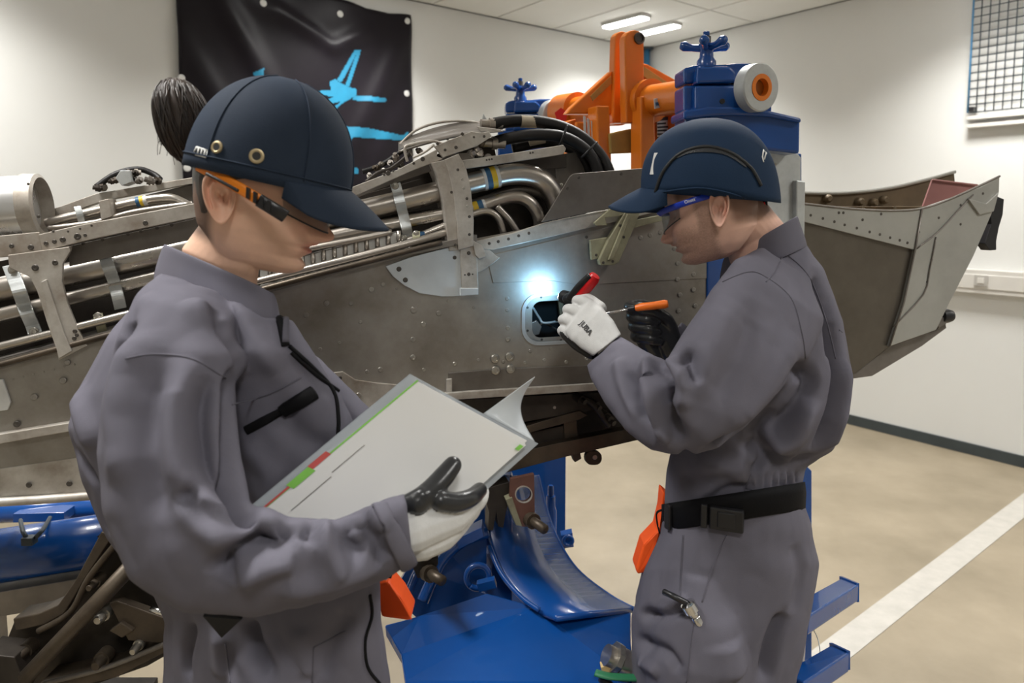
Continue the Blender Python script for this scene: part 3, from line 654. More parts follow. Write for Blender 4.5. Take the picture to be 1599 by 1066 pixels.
# ---- dark flap plate and lower rail, olive bracket
fp = plate('flap_plate', [(890, 275), (896, 271), (1012, 262), (1060, 258), (1060, 312), (1010, 318), (930, 330), (845, 347), (860, 325)], .022, .004, 'mid')
for (x, y) in [(904, 277), (970, 271), (886, 294)]: rivet(x, y, 3, fp, .022, RIVD, 'bolt')
fr = plate('flap_rail', [(742, 376), (800, 364), (850, 348), (935, 330), (1010, 316), (1060, 306), (1060, 322), (1012, 334), (935, 352), (860, 370), (770, 390), (748, 388)], .012, .012, 'pale')
for (x, y) in [(764, 380), (778, 377), (794, 373), (810, 368), (826, 364), (916, 370), (1018, 342)]: rivet(x, y, 2.8, fr, .012, RIVD, 'bolt')
ob = plate('olive_bracket', [(976, 332), (1000, 330), (990, 356), (966, 410), (958, 414), (938, 414), (936, 406), (950, 375)], .034, .02, 'olive')
plate('bracket_rib', [(980, 334), (986, 334), (958, 404), (950, 406)], .040, .008, 'olive', ob)
plate('bracket_arm', [(928, 348), (960, 320), (978, 325), (974, 336), (945, 340), (948, 352), (930, 352)], .030, .01, 'olive', ob)
plate('bracket_arm', [(922, 375), (950, 370), (940, 402), (924, 406)], .022, .012, 'olive', ob)
plate('bracket_arm', [(990, 344), (1040, 334), (1044, 342), (990, 356)], .03, .01, 'olive', ob)
for (x, y) in [(942, 410), (957, 408), (968, 352), (974, 370), (931, 398)]: rivet(x, y, 2.6, ob, .034 if x > 940 else .022, RIVD, 'bolt')
for (a_, b_) in [((560, 470), (600, 468)), ((905, 438), (1000, 430))]: pass
# ---- underside: dark keel beam and hanging lugs
plate('keel_web', [(690, 622), (940, 608), (1040, 605), (1060, 660), (1010, 676), (760, 742), (640, 760), (640, 640)], -.10, .01, 'dark')
kb = plate('keel_rail', [(800, 672), (845, 658), (905, 641), (918, 648), (905, 655), (840, 672), (800, 684)], -.04, .03, 'brown')
plate('keel_rail', [(640, 745), (760, 716), (880, 690), (1010, 664), (1060, 652), (1060, 668), (1000, 686), (880, 714), (760, 746), (640, 772)], -.03, .03, 'brown')
plate('keel_post', [(880, 658), (900, 655), (905, 706), (884, 712)], -.05, .03, 'brown')
plate('keel_plate', [(640, 690), (760, 690), (890, 662), (890, 706), (760, 742), (640, 765)], -.055, .01, 'dark')
plate('keel_panel', [(700, 625), (940, 612), (950, 636), (800, 662), (700, 680)], -.045, .01, 'dark')
hk = plate('keel_hook', rrect(914, 704, 940, 726, 10, 5), -.04, .012, 'brown'); rivet(929, 714, 4.5, hk, -.039, RIV, 'eye', .4)
plate('keel_lug', [(893, 710), (906, 706), (908, 716), (898, 722)], -.04, .02, 'brown')
for (x, y) in [(950, 655), (928, 632), (944, 648), (960, 642), (905, 622)]:
    c = pp(x, y, -.03); r_ = .011; lathe('fitting', [(r_ * .6, -.012), (r_, -.012), (r_, .008), (r_ * .6, .008), (r_ * .6, .02)], c, ND + Vector((.5, 0, -.3)), 'dark', PY, 12)
ptube('keel_pipe', [(905, 618, -.03), (925, 630, -.02), (940, 650, -.02), (950, 664, -.03)], 5, 'dark')
for (x, y) in [(808, 647), (866, 636), (905, 700), (760, 700), (820, 690)]: rivet(x, y, 3, PY, -.044, RIVM, 'rivet')
# hanging lugs
def holed(name, outer_, hole_, off, th, m):
    t_ = tessellate_polygon([[Vector((*q, 0)) for q in outer_], [Vector((*q, 0)) for q in hole_]]); al_ = outer_ + hole_; n_ = len(al_); o_ = len(outer_); h_ = len(hole_)
    v_ = [pp(x, y, off) for x, y in al_]; v_ += [q - ND * th for q in v_]; f_ = [tuple(t) for t in t_] + [tuple(i + n_ for i in t[::-1]) for t in t_]
    f_ += [(i, (i + 1) % o_, n_ + (i + 1) % o_, n_ + i) for i in range(o_)] + [(o_ + i, o_ + (i + 1) % h_, n_ + o_ + (i + 1) % h_, n_ + o_ + i) for i in range(h_)]
    return mk(name, v_, f_, m, PY)
def lug(poly, off, m, hx, hy, hr, pin):
    ring_ = [(hx + hr * math.cos(2 * math.pi * k_ / 20), hy + hr * math.sin(2 * math.pi * k_ / 20)) for k_ in range(20)]
    lg = holed('hanging_lug', poly, ring_, off, .012, m)
    r2_ = [(hx + hr * 1.14 * math.cos(2 * math.pi * k_ / 20), hy + hr * 1.14 * math.sin(2 * math.pi * k_ / 20)) for k_ in range(20)]
    mk('hole_rim', *framev(r2_, ring_, off + .002, .004), 'pale', lg)
    a, b = pp(pin[0], pin[1], off - .02), pp(pin[2], pin[3], off + .06); tube('pin', [a, b], .011, 'brown', lg, k=1); lathe('pin_head', [(.018, -.01), (.018, .01)], a.lerp(b, .3), b - a, 'brown', lg, 12)
lug([(798, 748), (834, 740), (835, 806), (832, 822), (815, 822), (806, 800), (796, 780)], .0, 'red_oxide', 818, 772, 12, (822, 806, 850, 826))
plate('lug_cheek', [(790, 780), (800, 776), (808, 800), (816, 822), (806, 820)], .004, .03, 'olive')
plate('hanging_fork', [(754, 764), (795, 752), (798, 775), (790, 800), (786, 824), (778, 822), (775, 800), (770, 828), (762, 828), (764, 800)], -.02, .04, 'dark')
lug([(642, 860), (684, 842), (684, 880), (672, 902), (652, 902), (642, 880)], .06, 'dark', 664, 862, 12, (662, 890, 690, 906))
# ---- left lower side: rails under the panel
plate('lower_rail', [(-240, 718.0), (60, 668), (140, 655), (142, 668), (60, 682), (-240, 737.0)], .02, .03, 'pale')
plate('lower_web', [(-240, 730.0), (60, 680), (300, 640), (300, 705), (160, 725), (-240, 766.8)], -.012, .006, 'brown')
plate('lower_angle', [(-240, 765.2), (140, 712), (330, 690), (330, 760), (140, 768), (-240, 790.8)], .002, .006, 'pale')
lr_ = ptube('lower_lip', [(-240, 797.5, 0.012), (60, 780, 0.012), (150, 773, 0.012), (330, 762, 0.012)], 7, 'pale', k=2)
for (x, y, r) in [(26, 662, 6), (75, 674, 4), (45, 757, 5), (108, 755, 5), (98, 594, 6), (53, 620, 6), (105, 566, 5), (4, 629, 4)]: rivet(x, y, r, SP if y < 660 else PY, .004 if y < 740 else .006, RIVM if y < 640 else RIVD, 'bolt')
plate('id_plate', [(-40, 596), (4, 592), (16, 628), (12, 640), (-40, 648)], .006, .006, 'label')
for x in range(20, 130, 16): rivet(x, 592 - (x - 20) * .24, 2, SP, .001, RIVM, 'rivet')
# ---- tail fairing
TF = PY
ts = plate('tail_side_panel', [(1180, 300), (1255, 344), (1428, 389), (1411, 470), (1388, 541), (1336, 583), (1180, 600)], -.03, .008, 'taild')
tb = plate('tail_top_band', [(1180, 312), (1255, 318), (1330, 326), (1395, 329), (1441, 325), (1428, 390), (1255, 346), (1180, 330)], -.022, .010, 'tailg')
for (x, y) in [(1266, 336), (1285, 341), (1303, 346), (1319, 351), (1338, 356), (1358, 362), (1374, 366), (1390, 371), (1405, 375), (1417, 379), (1310, 332), (1317, 332), (1347, 343), (1376, 334)]: rivet(x, y, 2.6, tb, -.022, RIVD, 'rivet')
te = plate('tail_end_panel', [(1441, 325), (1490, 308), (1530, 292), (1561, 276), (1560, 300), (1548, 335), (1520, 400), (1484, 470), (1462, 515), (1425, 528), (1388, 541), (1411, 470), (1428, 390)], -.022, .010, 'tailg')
plate('tail_scarf_strip', [(1512, 310), (1540, 318), (1560, 300), (1552, 330), (1530, 335)], -.016, .006, 'tailg')
for a_, b_ in [((1432, 385), (1500, 322)), ((1500, 322), (1545, 300))]:
    pass
ptube('tail_seam', [(1440, 326, -.020), (1430, 385, -.020), (1412, 470, -.020), (1389, 541, -.020)], 1.6, 'mid', k=1)
ptube('tail_seam', [(1432, 388, -.020), (1465, 362, -.020), (1495, 330, -.020), (1520, 304, -.020)], 1.1, 'mid', k=4)
ptube('tail_seam', [(1462, 370, -.020), (1452, 420, -.020), (1442, 460, -.020), (1395, 510, -.020)], 1.1, 'mid', k=3)
for (x, y) in [(1437, 340), (1435, 362), (1466, 340), (1500, 320), (1535, 302), (1455, 405), (1448, 440), (1500, 350)]: rivet(x, y, 2.4, te, -.022, RIVD, 'rivet')
plate('tail_belly', [(1180, 600), (1336, 583), (1388, 541), (1462, 515), (1475, 498), (1478, 512), (1440, 540), (1362, 587), (1180, 612)], -.05, .2, 'mid')
plate('tail_far_side', [(1180, 300), (1255, 301), (1320, 301), (1385, 294), (1440, 282), (1490, 269), (1491, 282), (1480, 470), (1400, 530), (1180, 560)], -.26, .008, 'inner')
ptube('tail_lip', [(1180, 298, -.255), (1255, 301, -.255), (1320, 301, -.255), (1385, 294, -.255), (1440, 282, -.255), (1491, 268, -.255)], 2.8, 'tailg')
ptube('tail_lip', [(1180, 310, -.022), (1255, 318, -.022), (1330, 326, -.022), (1395, 329, -.022), (1441, 325, -.022), (1490, 308, -.022), (1561, 275, -.022)], 1.8, 'mid')
plate('tail_floor', [(1180, 352), (1425, 372), (1470, 345), (1460, 338), (1180, 345)], -.04, .21, 'inner')
plate('tail_bulkhead', [(1456, 281), (1526, 289), (1512, 300), (1470, 316), (1440, 326)], -.16, .006, 'pink')
ptube('tail_lip', [(1456, 281, -.155), (1526, 289, -.155)], 1.6, 'pink', k=1)
for x in (1300, 1345, 1395, 1440): plate('tail_rib', [(x, 322), (x + 5, 322), (x + 9, 350), (x + 3, 350)], -.06, .17, 'inner')
for (x, y) in [(1340, 315), (1362, 316), (1378, 312), (1290, 310)]:
    c = pp(x, y, -.258); lathe('fitting', [(.010, -.004), (.012, .0), (.012, .012), (.007, .018)], c, ND, 'inner', PY, 14)
plate('tail_flap', [(1546, 312), (1556, 306), (1568, 311), (1566, 335), (1560, 355), (1556, 376), (1556, 390), (1546, 391), (1538, 380), (1548, 350)], -.05, .03, 'plastic')
c = pp(1478, 493, -.04); lathe('tail_knob', [(.006, -.02), (.017, -.016), (.019, 0), (.015, .014), (.004, .018)], c, UD, 'plastic', PY, 18)
plate('tail_foot', [(1462, 500), (1476, 494), (1478, 506), (1466, 512)], -.03, .04, 'mid')

# ================================================================== BLUE STAND
# left trolley tube
ST = root('blue_stand', Vector((W(800, 900, 1.75).x, 1.8, 0)), 'glossy blue steel assembly stand carrying the grey pylon', 'stand')
def bplate(name, poly, off, th, m='blue', parent=None, bevel=.003): return plate(name, poly, off, th, m, ST if parent is None else parent, bevel)
# column behind the mechanic and the grey side plate
bplate('column', [(1102, 236), (1190, 232), (1252, 240), (1252, 720), (1268, 735), (1268, 1600), (1102, 1600)], -.36, .12)
bplate('side_plate', [(1178, 228), (1238, 236), (1247, 240), (1251, 246), (1250, 420), (1178, 420)], .004, .012, 'clampm')
bplate('plate_flange', [(1244, 281), (1258, 283), (1256, 420), (1244, 420)], .02, .03, 'clampm'); rivet(1211, 256, 2.5, ST, .005, RIV, 'bolt')
bplate('column_front', [(1104, 380), (1132, 380), (1132, 470), (1104, 470)], .004, .03)
# saddle: curved wall and deck
def curve_sheet(name, pa, pb, m, parent, th=.012, k=6):
    A = catmull(pa, k); B = catmull(pb, k); n_ = min(len(A), len(B)); vs = []; fs = []
    for i in range(n_): vs += [A[i], B[i]]
    for i in range(n_ - 1): fs.append((2 * i, 2 * i + 1, 2 * i + 3, 2 * i + 2))
    o = mk(name, vs, fs, m, parent, smooth=True, fix=False); s_ = o.modifiers.new('s', 'SOLIDIFY'); s_.thickness = th; s_.offset = 0
    return o
right = [W(838, 742, 1.92), W(850, 790, 1.90), W(868, 840, 1.86), W(900, 890, 1.80), W(950, 930, 1.72), W(990, 952, 1.66)]
left = [W(757, 742, 1.72), W(760, 800, 1.70), W(768, 850, 1.67), W(790, 900, 1.62), W(830, 946, 1.56), W(870, 966, 1.50)]
curve_sheet('saddle_wall', left, right, 'blue', ST)
# rim along the saddle
tube('saddle_rim', right, .007, 'blue', ST)
tube('saddle_bead', [W(764, 852, 1.655), W(782, 894, 1.605), W(812, 930, 1.56), W(842, 952, 1.53)], .006, 'blue', ST)
zd = W(800, 1000, 1.45).z
deck = [W(600, 975, 1.45), W(655, 962, 1.5), W(760, 925, 1.55), W(835, 946, 1.56), W(985, 952, 1.66), W(985, 1000, 1.55), W(990, 1066, 1.42), W(1000, 1180, 1.3), W(640, 1180, 1.2), W(632, 1062, 1.36), W(626, 1020, 1.42), W(612, 995, 1.44)]
prism('deck', deck, Vector((0, .01, -.03)), 'blue', ST, .004)
for a_, b_ in [((905, 975), (1000, 1032)), ((1000, 1032), (880, 1066))]:
    A = W(*a_, 1.5); B = W(*b_, 1.46)
# inner cheek plate behind, with gussets and ring
ck = prism('cheek_plate', [W(612, 930, 1.70), W(640, 880, 1.74), W(690, 850, 1.76), W(757, 770, 1.80), W(757, 742, 1.80), W(800, 742, 1.80), W(800, 945, 1.66), W(760, 930, 1.66), W(650, 965, 1.66)], Vector((0, .03, 0)), 'blue', ST, .003)
tube('gusset_rib', [W(660, 938, 1.60), W(675, 905, 1.62), W(692, 872, 1.64), W(722, 845, 1.66), W(762, 830, 1.68)], .014, 'blue', ST)
tube('gusset_rib', [W(632, 940, 1.62), W(648, 900, 1.66), W(660, 880, 1.68)], .010, 'blue', ST)
prism('rib_cap', [W(712, 842, 1.62), W(752, 824, 1.62), W(756, 838, 1.62), W(716, 858, 1.62)], Vector((0, .05, 0)), 'blue', ST)
def torus(name, c, ax, R, r, m, parent, a0=0, a1=360, seg=36):
    ax = Vector(ax).normalized(); u = ax.orthogonal().normalized(); v = ax.cross(u)
    P = [c + (u * math.cos(math.radians(a0 + (a1 - a0) * i / seg)) + v * math.sin(math.radians(a0 + (a1 - a0) * i / seg))) * R for i in range(seg + 1)]
    return tube(name, P, r, m, parent, k=1)
torus('lifting_ring', W(746, 900, 1.60), (.2, -1, .1), .026, .007, 'blue', ST)
prism('ring_tab', [W(744, 912, 1.58), W(772, 905, 1.58), W(776, 918, 1.58), W(748, 925, 1.58)], Vector((0, .02, 0)), 'blue', ST)
# latch posts on the right of the saddle
lathe('latch_post', [(.016, -.14), (.016, -.02), (.012, -.01), (.012, .02), (.008, .02), (.008, .045), (.006, .05)], W(860, 785, 1.95), ZU, 'blue', ST, 16)
prism('latch_lug', [W(876, 836, 1.9), W(894, 832, 1.9), W(896, 854, 1.9), W(880, 856, 1.9)], Vector((0, .03, 0)), 'blue', ST)
torus('latch_ring', W(887, 844, 1.89), (0, -1, 0), .012, .005, 'blue', ST)
# legs of the stand to the floor
c_ = W(800, 1120, 1.45); box('pedestal', (c_.x, 1.5, (c_.z) / 2), (.16, 0, 0), (0, .16, 0), (0, 0, c_.z / 2 - .002), 'blue', ST)
box('foot_beam', (c_.x, 1.62, .05), (.75, 0, 0), (0, .06, 0), (0, 0, .048), 'blue', ST)
# forks at the right
fk = []
def fork(top, th, name='fork_arm'):
    P = [W(x, y, Y) for x, y, Y in top]; return prism(name, P, Vector((0, .0, -th)), 'blue', ST, .004)
f1 = fork([(1236, 945, 1.62), (1315, 901, 1.82), (1341, 912, 1.76), (1262, 962, 1.55)], .045)
f2 = fork([(1225, 1048, 1.42), (1300, 1005, 1.56), (1327, 1018, 1.50), (1255, 1066, 1.36)], .045)
for f_, (a_, b_, c1, d1) in ((f1, ((1315, 899, 1.82), (1342, 910, 1.76), (1342, 940, 1.76), (1316, 930, 1.82))), (f2, ((1300, 1003, 1.56), (1328, 1016, 1.50), (1328, 1046, 1.50), (1302, 1034, 1.56)))):
    prism('end_stop', [W(*q) for q in (a_, b_, c1, d1)], Vector((-.008, .0, 0)), 'blue', f_, .001)
prism('fork_upright', [W(1238, 940, 1.58), W(1262, 955, 1.56), W(1248, 1080, 1.44), (W(1248, 1080, 1.44) + Vector((0, 0, -.45))), (W(1225, 1075, 1.46) + Vector((0, 0, -.45))), W(1225, 1060, 1.46)], Vector((0, .05, 0)), 'blue', ST)
prism('warning_patch', [W(1284, 945, 1.745), W(1314, 932, 1.79), W(1312, 954, 1.79), W(1283, 966, 1.745)], Vector((.002, -.003, 0)), 'label', f1, 0)
prism('warning_stripe', [W(1296, 960, 1.75), W(1314, 934, 1.78), W(1316, 938, 1.78), W(1312, 954, 1.78)], Vector((.002, -.003, 0)), 'red', f1, 0)
tube('lanyard', [W(1264, 974, 1.6), W(1275, 992, 1.62), W(1280, 1012, 1.6), W(1279, 1030, 1.56)], .0012, 'clampm', ST, seg=6)
# left tube of the stand
LT = root('stand_tube', Vector((-1.1, 1.72, 0)), 'thick blue trolley tube lying low at the left edge, under the pylon', 'trolley')
a, b = W(-80, 880, 1.75), W(190, 838, 1.86)
tube('main_tube', [a, b], .066, 'blue', LT, seg=32, k=1)
a2, b2 = W(-80, 806, 1.95), W(220, 790, 2.05); tube('rear_tube', [a2, b2], .026, 'blue', LT, seg=24, k=1)
prism('rear_block', [W(20, 802, 1.94), W(100, 800, 1.94), W(100, 814, 1.94), W(20, 816, 1.94)], Vector((0, .05, 0)), 'blue', LT)
box('under_beam', (a.lerp(b, .5) + Vector((0, 0, -.105))), (b - a) * .5, (0, .05, 0), (0, 0, .032), 'mid', LT)
for t in (.15, .8):
    q = a.lerp(b, t); box('leg', (q.x, q.y, (q.z - .13) / 2), (.04, 0, 0), (0, .04, 0), (0, 0, (q.z - .13) / 2), 'mid', LT)
tube('hook_link', [W(32, 812, 1.84), W(36, 830, 1.74), W(44, 842, 1.74)], .005, 'wire', LT); tube('hook_link', [W(78, 808, 1.84), W(66, 828, 1.74), W(52, 842, 1.74)], .005, 'wire', LT)
box('hook_block', W(46, 843, 1.735), (.014, 0, 0), (0, .012, 0), (0, 0, .010), 'wire', LT)
# ---- dark yoke at the lower left (part of the engine mount)
YK = root('mount_yoke', Vector((W(130, 1000, 1.35).x, 1.4, 0)), 'dark brown bolted engine mount yoke at the lower left below the blue tube', 'engine mount')
def yp(name, poly, Y, th, m, bevel=.002, parent=None): return prism(name, [W(x, y, Y) for x, y in poly], Vector((0, th, 0)), m, parent or YK, bevel)
yp('yoke_plate', [(10, 1000), (25, 962), (100, 945), (175, 850), (190, 832), (300, 880), (300, 1000), (230, 1040), (60, 1100), (10, 1100)], 1.42, .015, 'dark')
yp('outer_flange', [(20, 966), (60, 958), (90, 945), (118, 905), (158, 830), (176, 836), (130, 908), (100, 958), (70, 975), (24, 985)], 1.36, .05, 'brown')
tube('edge_rail', [W(60, 985, 1.35), W(110, 955, 1.35), (W(140, 900, 1.35)), W(190, 838, 1.35)], .006, 'brown', YK)
tube('cross_strut', [W(40, 1058, 1.33), W(210, 878, 1.33)], .015, 'brown', YK, k=1)
yp('lower_flange', [(60, 1068), (170, 1045), (260, 1005), (262, 1016), (180, 1058), (64, 1084)], 1.36, .06, 'brown')
tube('lower_edge', [W(70, 1066, 1.35), W(165, 1042, 1.35), W(262, 1003, 1.35)], .005, 'mid', YK)
yp('web_plate', [(170, 942), (182, 938), (265, 968), (262, 1005), (200, 1000)], 1.37, .02, 'brown')
yp('web_clip', [(170, 985), (188, 972), (208, 985), (190, 996)], 1.36, .012, 'brown')
for (x, y, r) in [(163, 958, 11), (217, 1006, 9), (160, 1028, 13), (40, 1015, 13), (150, 908, 9)]:
    c = W(x, y, 1.37); r_ = r * pxm(1.37); lathe('bolt', [(r_, .02), (r_, -.004), (r_ * .75, -.004), (r_ * .75, -.02), (r_ * .5, -.026), (.0001, -.026)], c, (0, 1, 0), 'bolt' if r < 12 and x != 150 else 'brown', YK, 12)
yp('hinge_block', [(-30, 1020), (22, 1026), (36, 1060), (20, 1100), (-30, 1100)], 1.33, .06, 'dark')
tube('hinge_pin', [W(235, 950, 1.34), W(262, 958, 1.34)], .006, 'chrome', YK, k=1)
cl = W(130, 1100, 1.42); box('yoke_leg', (cl.x, 1.46, cl.z / 2), (.11, 0, 0), (0, .05, 0), (0, 0, cl.z / 2), 'dark', YK)
# arm from yoke up to pylon
yp('yoke_arm', [(150, 838), (190, 832), (260, 800), (300, 770), (330, 770), (320, 860), (230, 900)], 1.44, .03, 'dark')
# valve on the deck with green strap
VL = root('valve_fitting', W(968, 1060, 1.42), 'small steel valve with a green strap standing on the blue deck', 'valve')
lathe('body', [(.018, -.04), (.022, -.04), (.022, -.01), (.028, -.01), (.028, .015), (.02, .015), (.02, .05)], W(972, 1034, 1.44), (.8, .1, -.45), 'pipe', VL, 16)
lathe('collar', [(.03, -.006), (.03, .006)], W(962, 1026, 1.435), (.8, .1, -.45), 'bolt', VL, 8)
tube('strap', [W(930, 1050, 1.40), W(955, 1056, 1.39), W(1000, 1058, 1.40)], .010, 'green', VL, flat=.5)
prism('wedge', [W(938, 1042, 1.42), W(956, 1036, 1.42), W(962, 1050, 1.42), W(940, 1050, 1.42)], Vector((0, .02, 0)), 'wood', VL)
tube('stem', [W(938, 1058, 1.41), W(960, 1075, 1.41)], .008, 'plastic', VL, k=1)

# ================================================================== ORANGE YOKE AND BLUE CLAMPS
OA = W(1184, 137, 1.66); OB = W(868, 176, 2.45); AX = (OA - OB).normalized()
NO = Vector((.42, -.907, 0)).normalized()
OM = W(985, 160, 2.05)
OY = root('lifting_yoke', W(985, 265, 2.05), 'bright orange steel lifting yoke between the two blue clamps', 'lifting yoke')
def op(name, poly, off, th, m='orange', parent=None, bevel=.004, base=None):
    b0 = (OM if base is None else base) + NO * off
    return prism(name, [Wp(x, y, b0, NO) for x, y in poly], -NO * th, m, parent or OY, bevel)
s0 = OB.lerp(OA, -.02); s1 = OB.lerp(OA, .86)
def at(t): return OB.lerp(OA, t)
LX = (OA - OB).length
lathe('cross_shaft', [(.040, 0), (.040, LX * .30), (.052, LX * .30), (.052, LX * .36), (.042, LX * .36), (.042, LX * .88)], OB, AX, 'orange', OY, 40)
for t, r_, h_ in [(.38, .058, .02), (.55, .058, .02), (.10, .055, .05)]: lathe('shaft_collar', [(r_, -h_), (r_, h_)], at(t), AX, 'orange', OY, 40)
def lugplate(x0, x1, xt, r_, yt, off, th):
    P = [(x0, 192), (xt - r_, yt + 3)]
    for i in range(9):
        a_ = math.radians(180 + 180 * i / 8); P.append((xt + r_ * math.cos(a_), yt + r_ * 1.05 * math.sin(a_)))
    P += [(xt + r_, yt + 3), (x1, 192)]
    return op('lug_plate', P, off, th)
la_ = lugplate(957, 978, 972, 11, 60, -.02, .03); lb_ = lugplate(978, 1006, 991, 15, 62, .05, .03)
for (x, y, r_, off, pr) in [(998, 60, 6, .052, lb_), (976, 62, 4.5, -.018, la_)]:
    c = Wp(x, y, OM + NO * off, NO); q = r_ * pxm(c.y); lathe('lug_bush', [(q * 1.5, -.02), (q * 1.5, .004), (q, .006), (q, .001), (.0001, .001)], c, NO, 'boltd', pr, 20)
op('gusset', [(884, 178), (892, 168), (956, 110), (958, 178)], -.03, .025); op('gusset', [(1003, 98), (1012, 100), (1062, 128), (1070, 150), (1070, 165), (1003, 165)], .03, .025)
op('id_plate', [(922, 150), (955, 117), (956, 130), (926, 158)], -.028, .003, 'tan'); op('id_plate', [(1005, 103), (1042, 128), (1034, 140), (1002, 117)], .034, .003, 'tan')
op('sticker', [(997, 128), (1009, 126), (1010, 145), (998, 150)], .055, .002, 'purple')
op('leg_plate', [(932, 165), (952, 165), (956, 270), (955, 300), (940, 300), (934, 240)], .02, .05)
op('leg_plate', [(1001, 150), (1022, 150), (1024, 265), (1022, 320), (1001, 320)], .09, .05); op('leg_plate', [(1054, 150), (1070, 150), (1072, 260), (1056, 260)], .09, .05)
op('leg_plate', [(885, 190), (900, 185), (905, 290), (890, 290)], -.05, .04)
op('tie_plate', [(952, 208), (970, 204), (985, 201), (1001, 205), (1001, 238), (954, 240)], .03, .012, 'tan')
op('side_web', [(900, 190), (935, 190), (936, 260), (902, 250)], -.02, .012); op('side_web', [(1022, 178), (1056, 176), (1056, 262), (1022, 262)], .05, .012)
dp = op('data_plate', [(1026, 184), (1054, 181), (1053, 228), (1027, 232)], .056, .003, 'label')
op('plate_header', [(1026, 184), (1054, 181), (1054, 186), (1026, 189)], .058, .002, 'labeld', dp, 0)
for i in range(7):
    y = 192 + i * 5.4; op('print_line', [(1027, y), (1040 + (i * 7) % 13, y - 1), (1040 + (i * 7) % 13, y + 1.6), (1027, y + 2.6)], .058, .002, 'labeld', dp, 0)
for i in range(3): op('sticker', [(911 + i * 6, 180 + i * 4), (915 + i * 6, 182 + i * 4), (916 + i * 6, 212 + i * 3), (912 + i * 6, 210 + i * 3)], -.006, .002, 'label')
sk_ = op('sticker', [(1021, 154), (1048, 150), (1050, 164), (1022, 170)], .146, .002, 'label'); op('sticker_print', [(1024, 160), (1046, 156), (1046, 160), (1025, 165)], .148, .002, 'lblue', sk_, 0)
tx = Wp(1060, 128, OM, NO) - Wp(1010, 98, OM, NO)
def clamp(px0, s, base, label, oth):
    """px0: picture offset, s: size relative to the near clamp; built from the near clamp's outline about (1187,137)"""
    R_ = root('shaft_clamp', base, label, 'clamp', 'blue shaft clamps')
    def T(x, y): return (px0[0] + (x - 1187) * s, px0[1] + (y - 137) * s)
    nrm = Vector((.06, -.998, 0)).normalized(); b0 = base
    def cp(name, poly, off, th, m='blue', pr=None, bv=.006): return prism(name, [Wp(*T(x, y), b0 + nrm * off, nrm) for x, y in poly], -nrm * th, m, pr or R_, bv)
    cp('lower_jaw', [(1068, 133), (1140, 131), (1206, 140), (1206, 176), (1068, 174)], -.03, .08)
    cp('upper_jaw', [(1068, 106), (1085, 101), (1130, 100), (1150, 98), (1172, 98), (1196, 106), (1206, 120), (1206, 137), (1140, 128), (1068, 130)], -.03, .08)
    cp('jaw_boss', [(1090, 103), (1140, 103), (1150, 112), (1150, 128), (1088, 130)], -.004, .05); cp('jaw_boss', [(1086, 133), (1150, 133), (1150, 172), (1086, 172)], -.008, .05)
    cp('jaw_gap', [(1140, 137), (1164, 140), (1164, 150), (1140, 146)], -.024, .05, 'labeld')
    u = s * 1.66 / F if False else (base.y) / F * s
    def cy(name, x, y, prof, ax, m, off=0., pr=None, seg=24): return lathe(name, [(a_ * u, b_ * u) for a_, b_ in prof], Wp(*T(x, y), b0 + nrm * off, nrm), ax, m, pr or R_, seg)
    cy('threaded_stud', 1103, 98, [(6.5, -10), (6.5, 40), (4, 40), (4, 47), (.01, 47)], ZU, 'boltd', -.05)
    hub = cy('wing_nut', 1103, 98, [(15, -8), (15, 2), (11, 8), (10, 18), (13, 24), (13, 28), (8, 30)], ZU, 'blue', -.05, None, 32)
    c0 = Wp(*T(1103, 76), b0 - nrm * .05, nrm)
    for a_ in (20, 160, 250, 300):
        d = Vector((math.cos(math.radians(a_)), math.sin(math.radians(a_)), .12)); tube('wing', [c0 + d * 8 * u, c0 + d * 22 * u, c0 + d * 34 * u + ZU * 2 * u, c0 + d * 40 * u + ZU * 3 * u], 6 * u, 'blue', hub, rr=[6 * u, 5.5 * u, 8 * u, 5 * u])
    lathe('stud_tip', [(5 * u, 0), (5 * u, 6 * u), (.0001, 8 * u)], Wp(*T(1103, 56), b0 - nrm * .05, nrm), ZU, 'blue', R_, 12)
    cc2 = Wp(*T(1184, 137), b0 + nrm * .02, nrm)
    wh = lathe('roller', [(36 * u, -14 * u), (36 * u, 5 * u), (34 * u, 7 * u), (20 * u, 7 * u), (20 * u, -6 * u)], cc2, AX, 'clampm', R_, 48)
    lathe('bush', [(20 * u, -6 * u), (20 * u, 8 * u), (13 * u, 8 * u), (13 * u, -2 * u)], cc2, AX, 'orange', wh, 32)
    lathe('bush_bore', [(13 * u, -3 * u), (13 * u, -2 * u)], cc2, AX, 'boltd', wh, 24)
    cy('dowel_hole', 1128, 158, [(4, -2), (4, .5)], nrm, 'labeld', -.006, None, 16)
    return R_, cp
CR, cp = clamp((1187, 137), 1.0, W(1184, 137, 1.66), 'large near blue shaft clamp with wing nut right of the orange yoke', None)
cp('base_block', [(1070, 170), (1105, 166), (1180, 170), (1250, 186), (1249, 240), (1180, 232), (1070, 205)], -.02, .09); cp('base_rim', [(1068, 172), (1105, 166), (1142, 166), (1200, 172), (1252, 184), (1252, 192), (1200, 182), (1142, 180), (1105, 182), (1068, 186)], -.006, .11)
cp('base_boss', [(1104, 180), (1116, 186), (1140, 188), (1142, 214), (1106, 206)], -.01, .05)
CL_, cp2 = clamp((868, 180), .66, W(868, 178, 2.45), 'smaller far blue shaft clamp behind the black hoses', None)
cp2('base_block', [(1050, 172), (1206, 172), (1206, 280), (1050, 280)], -.03, .2)
c_ = Wp(873, 177, CL_.location + NO * .06, NO); prism('red_tag', [W(866, 176, 2.30), W(876, 168, 2.30), W(886, 176, 2.30), W(884, 188, 2.30), W(870, 188, 2.30)], Vector((0, .004, 0)), 'red', CL_, 0)
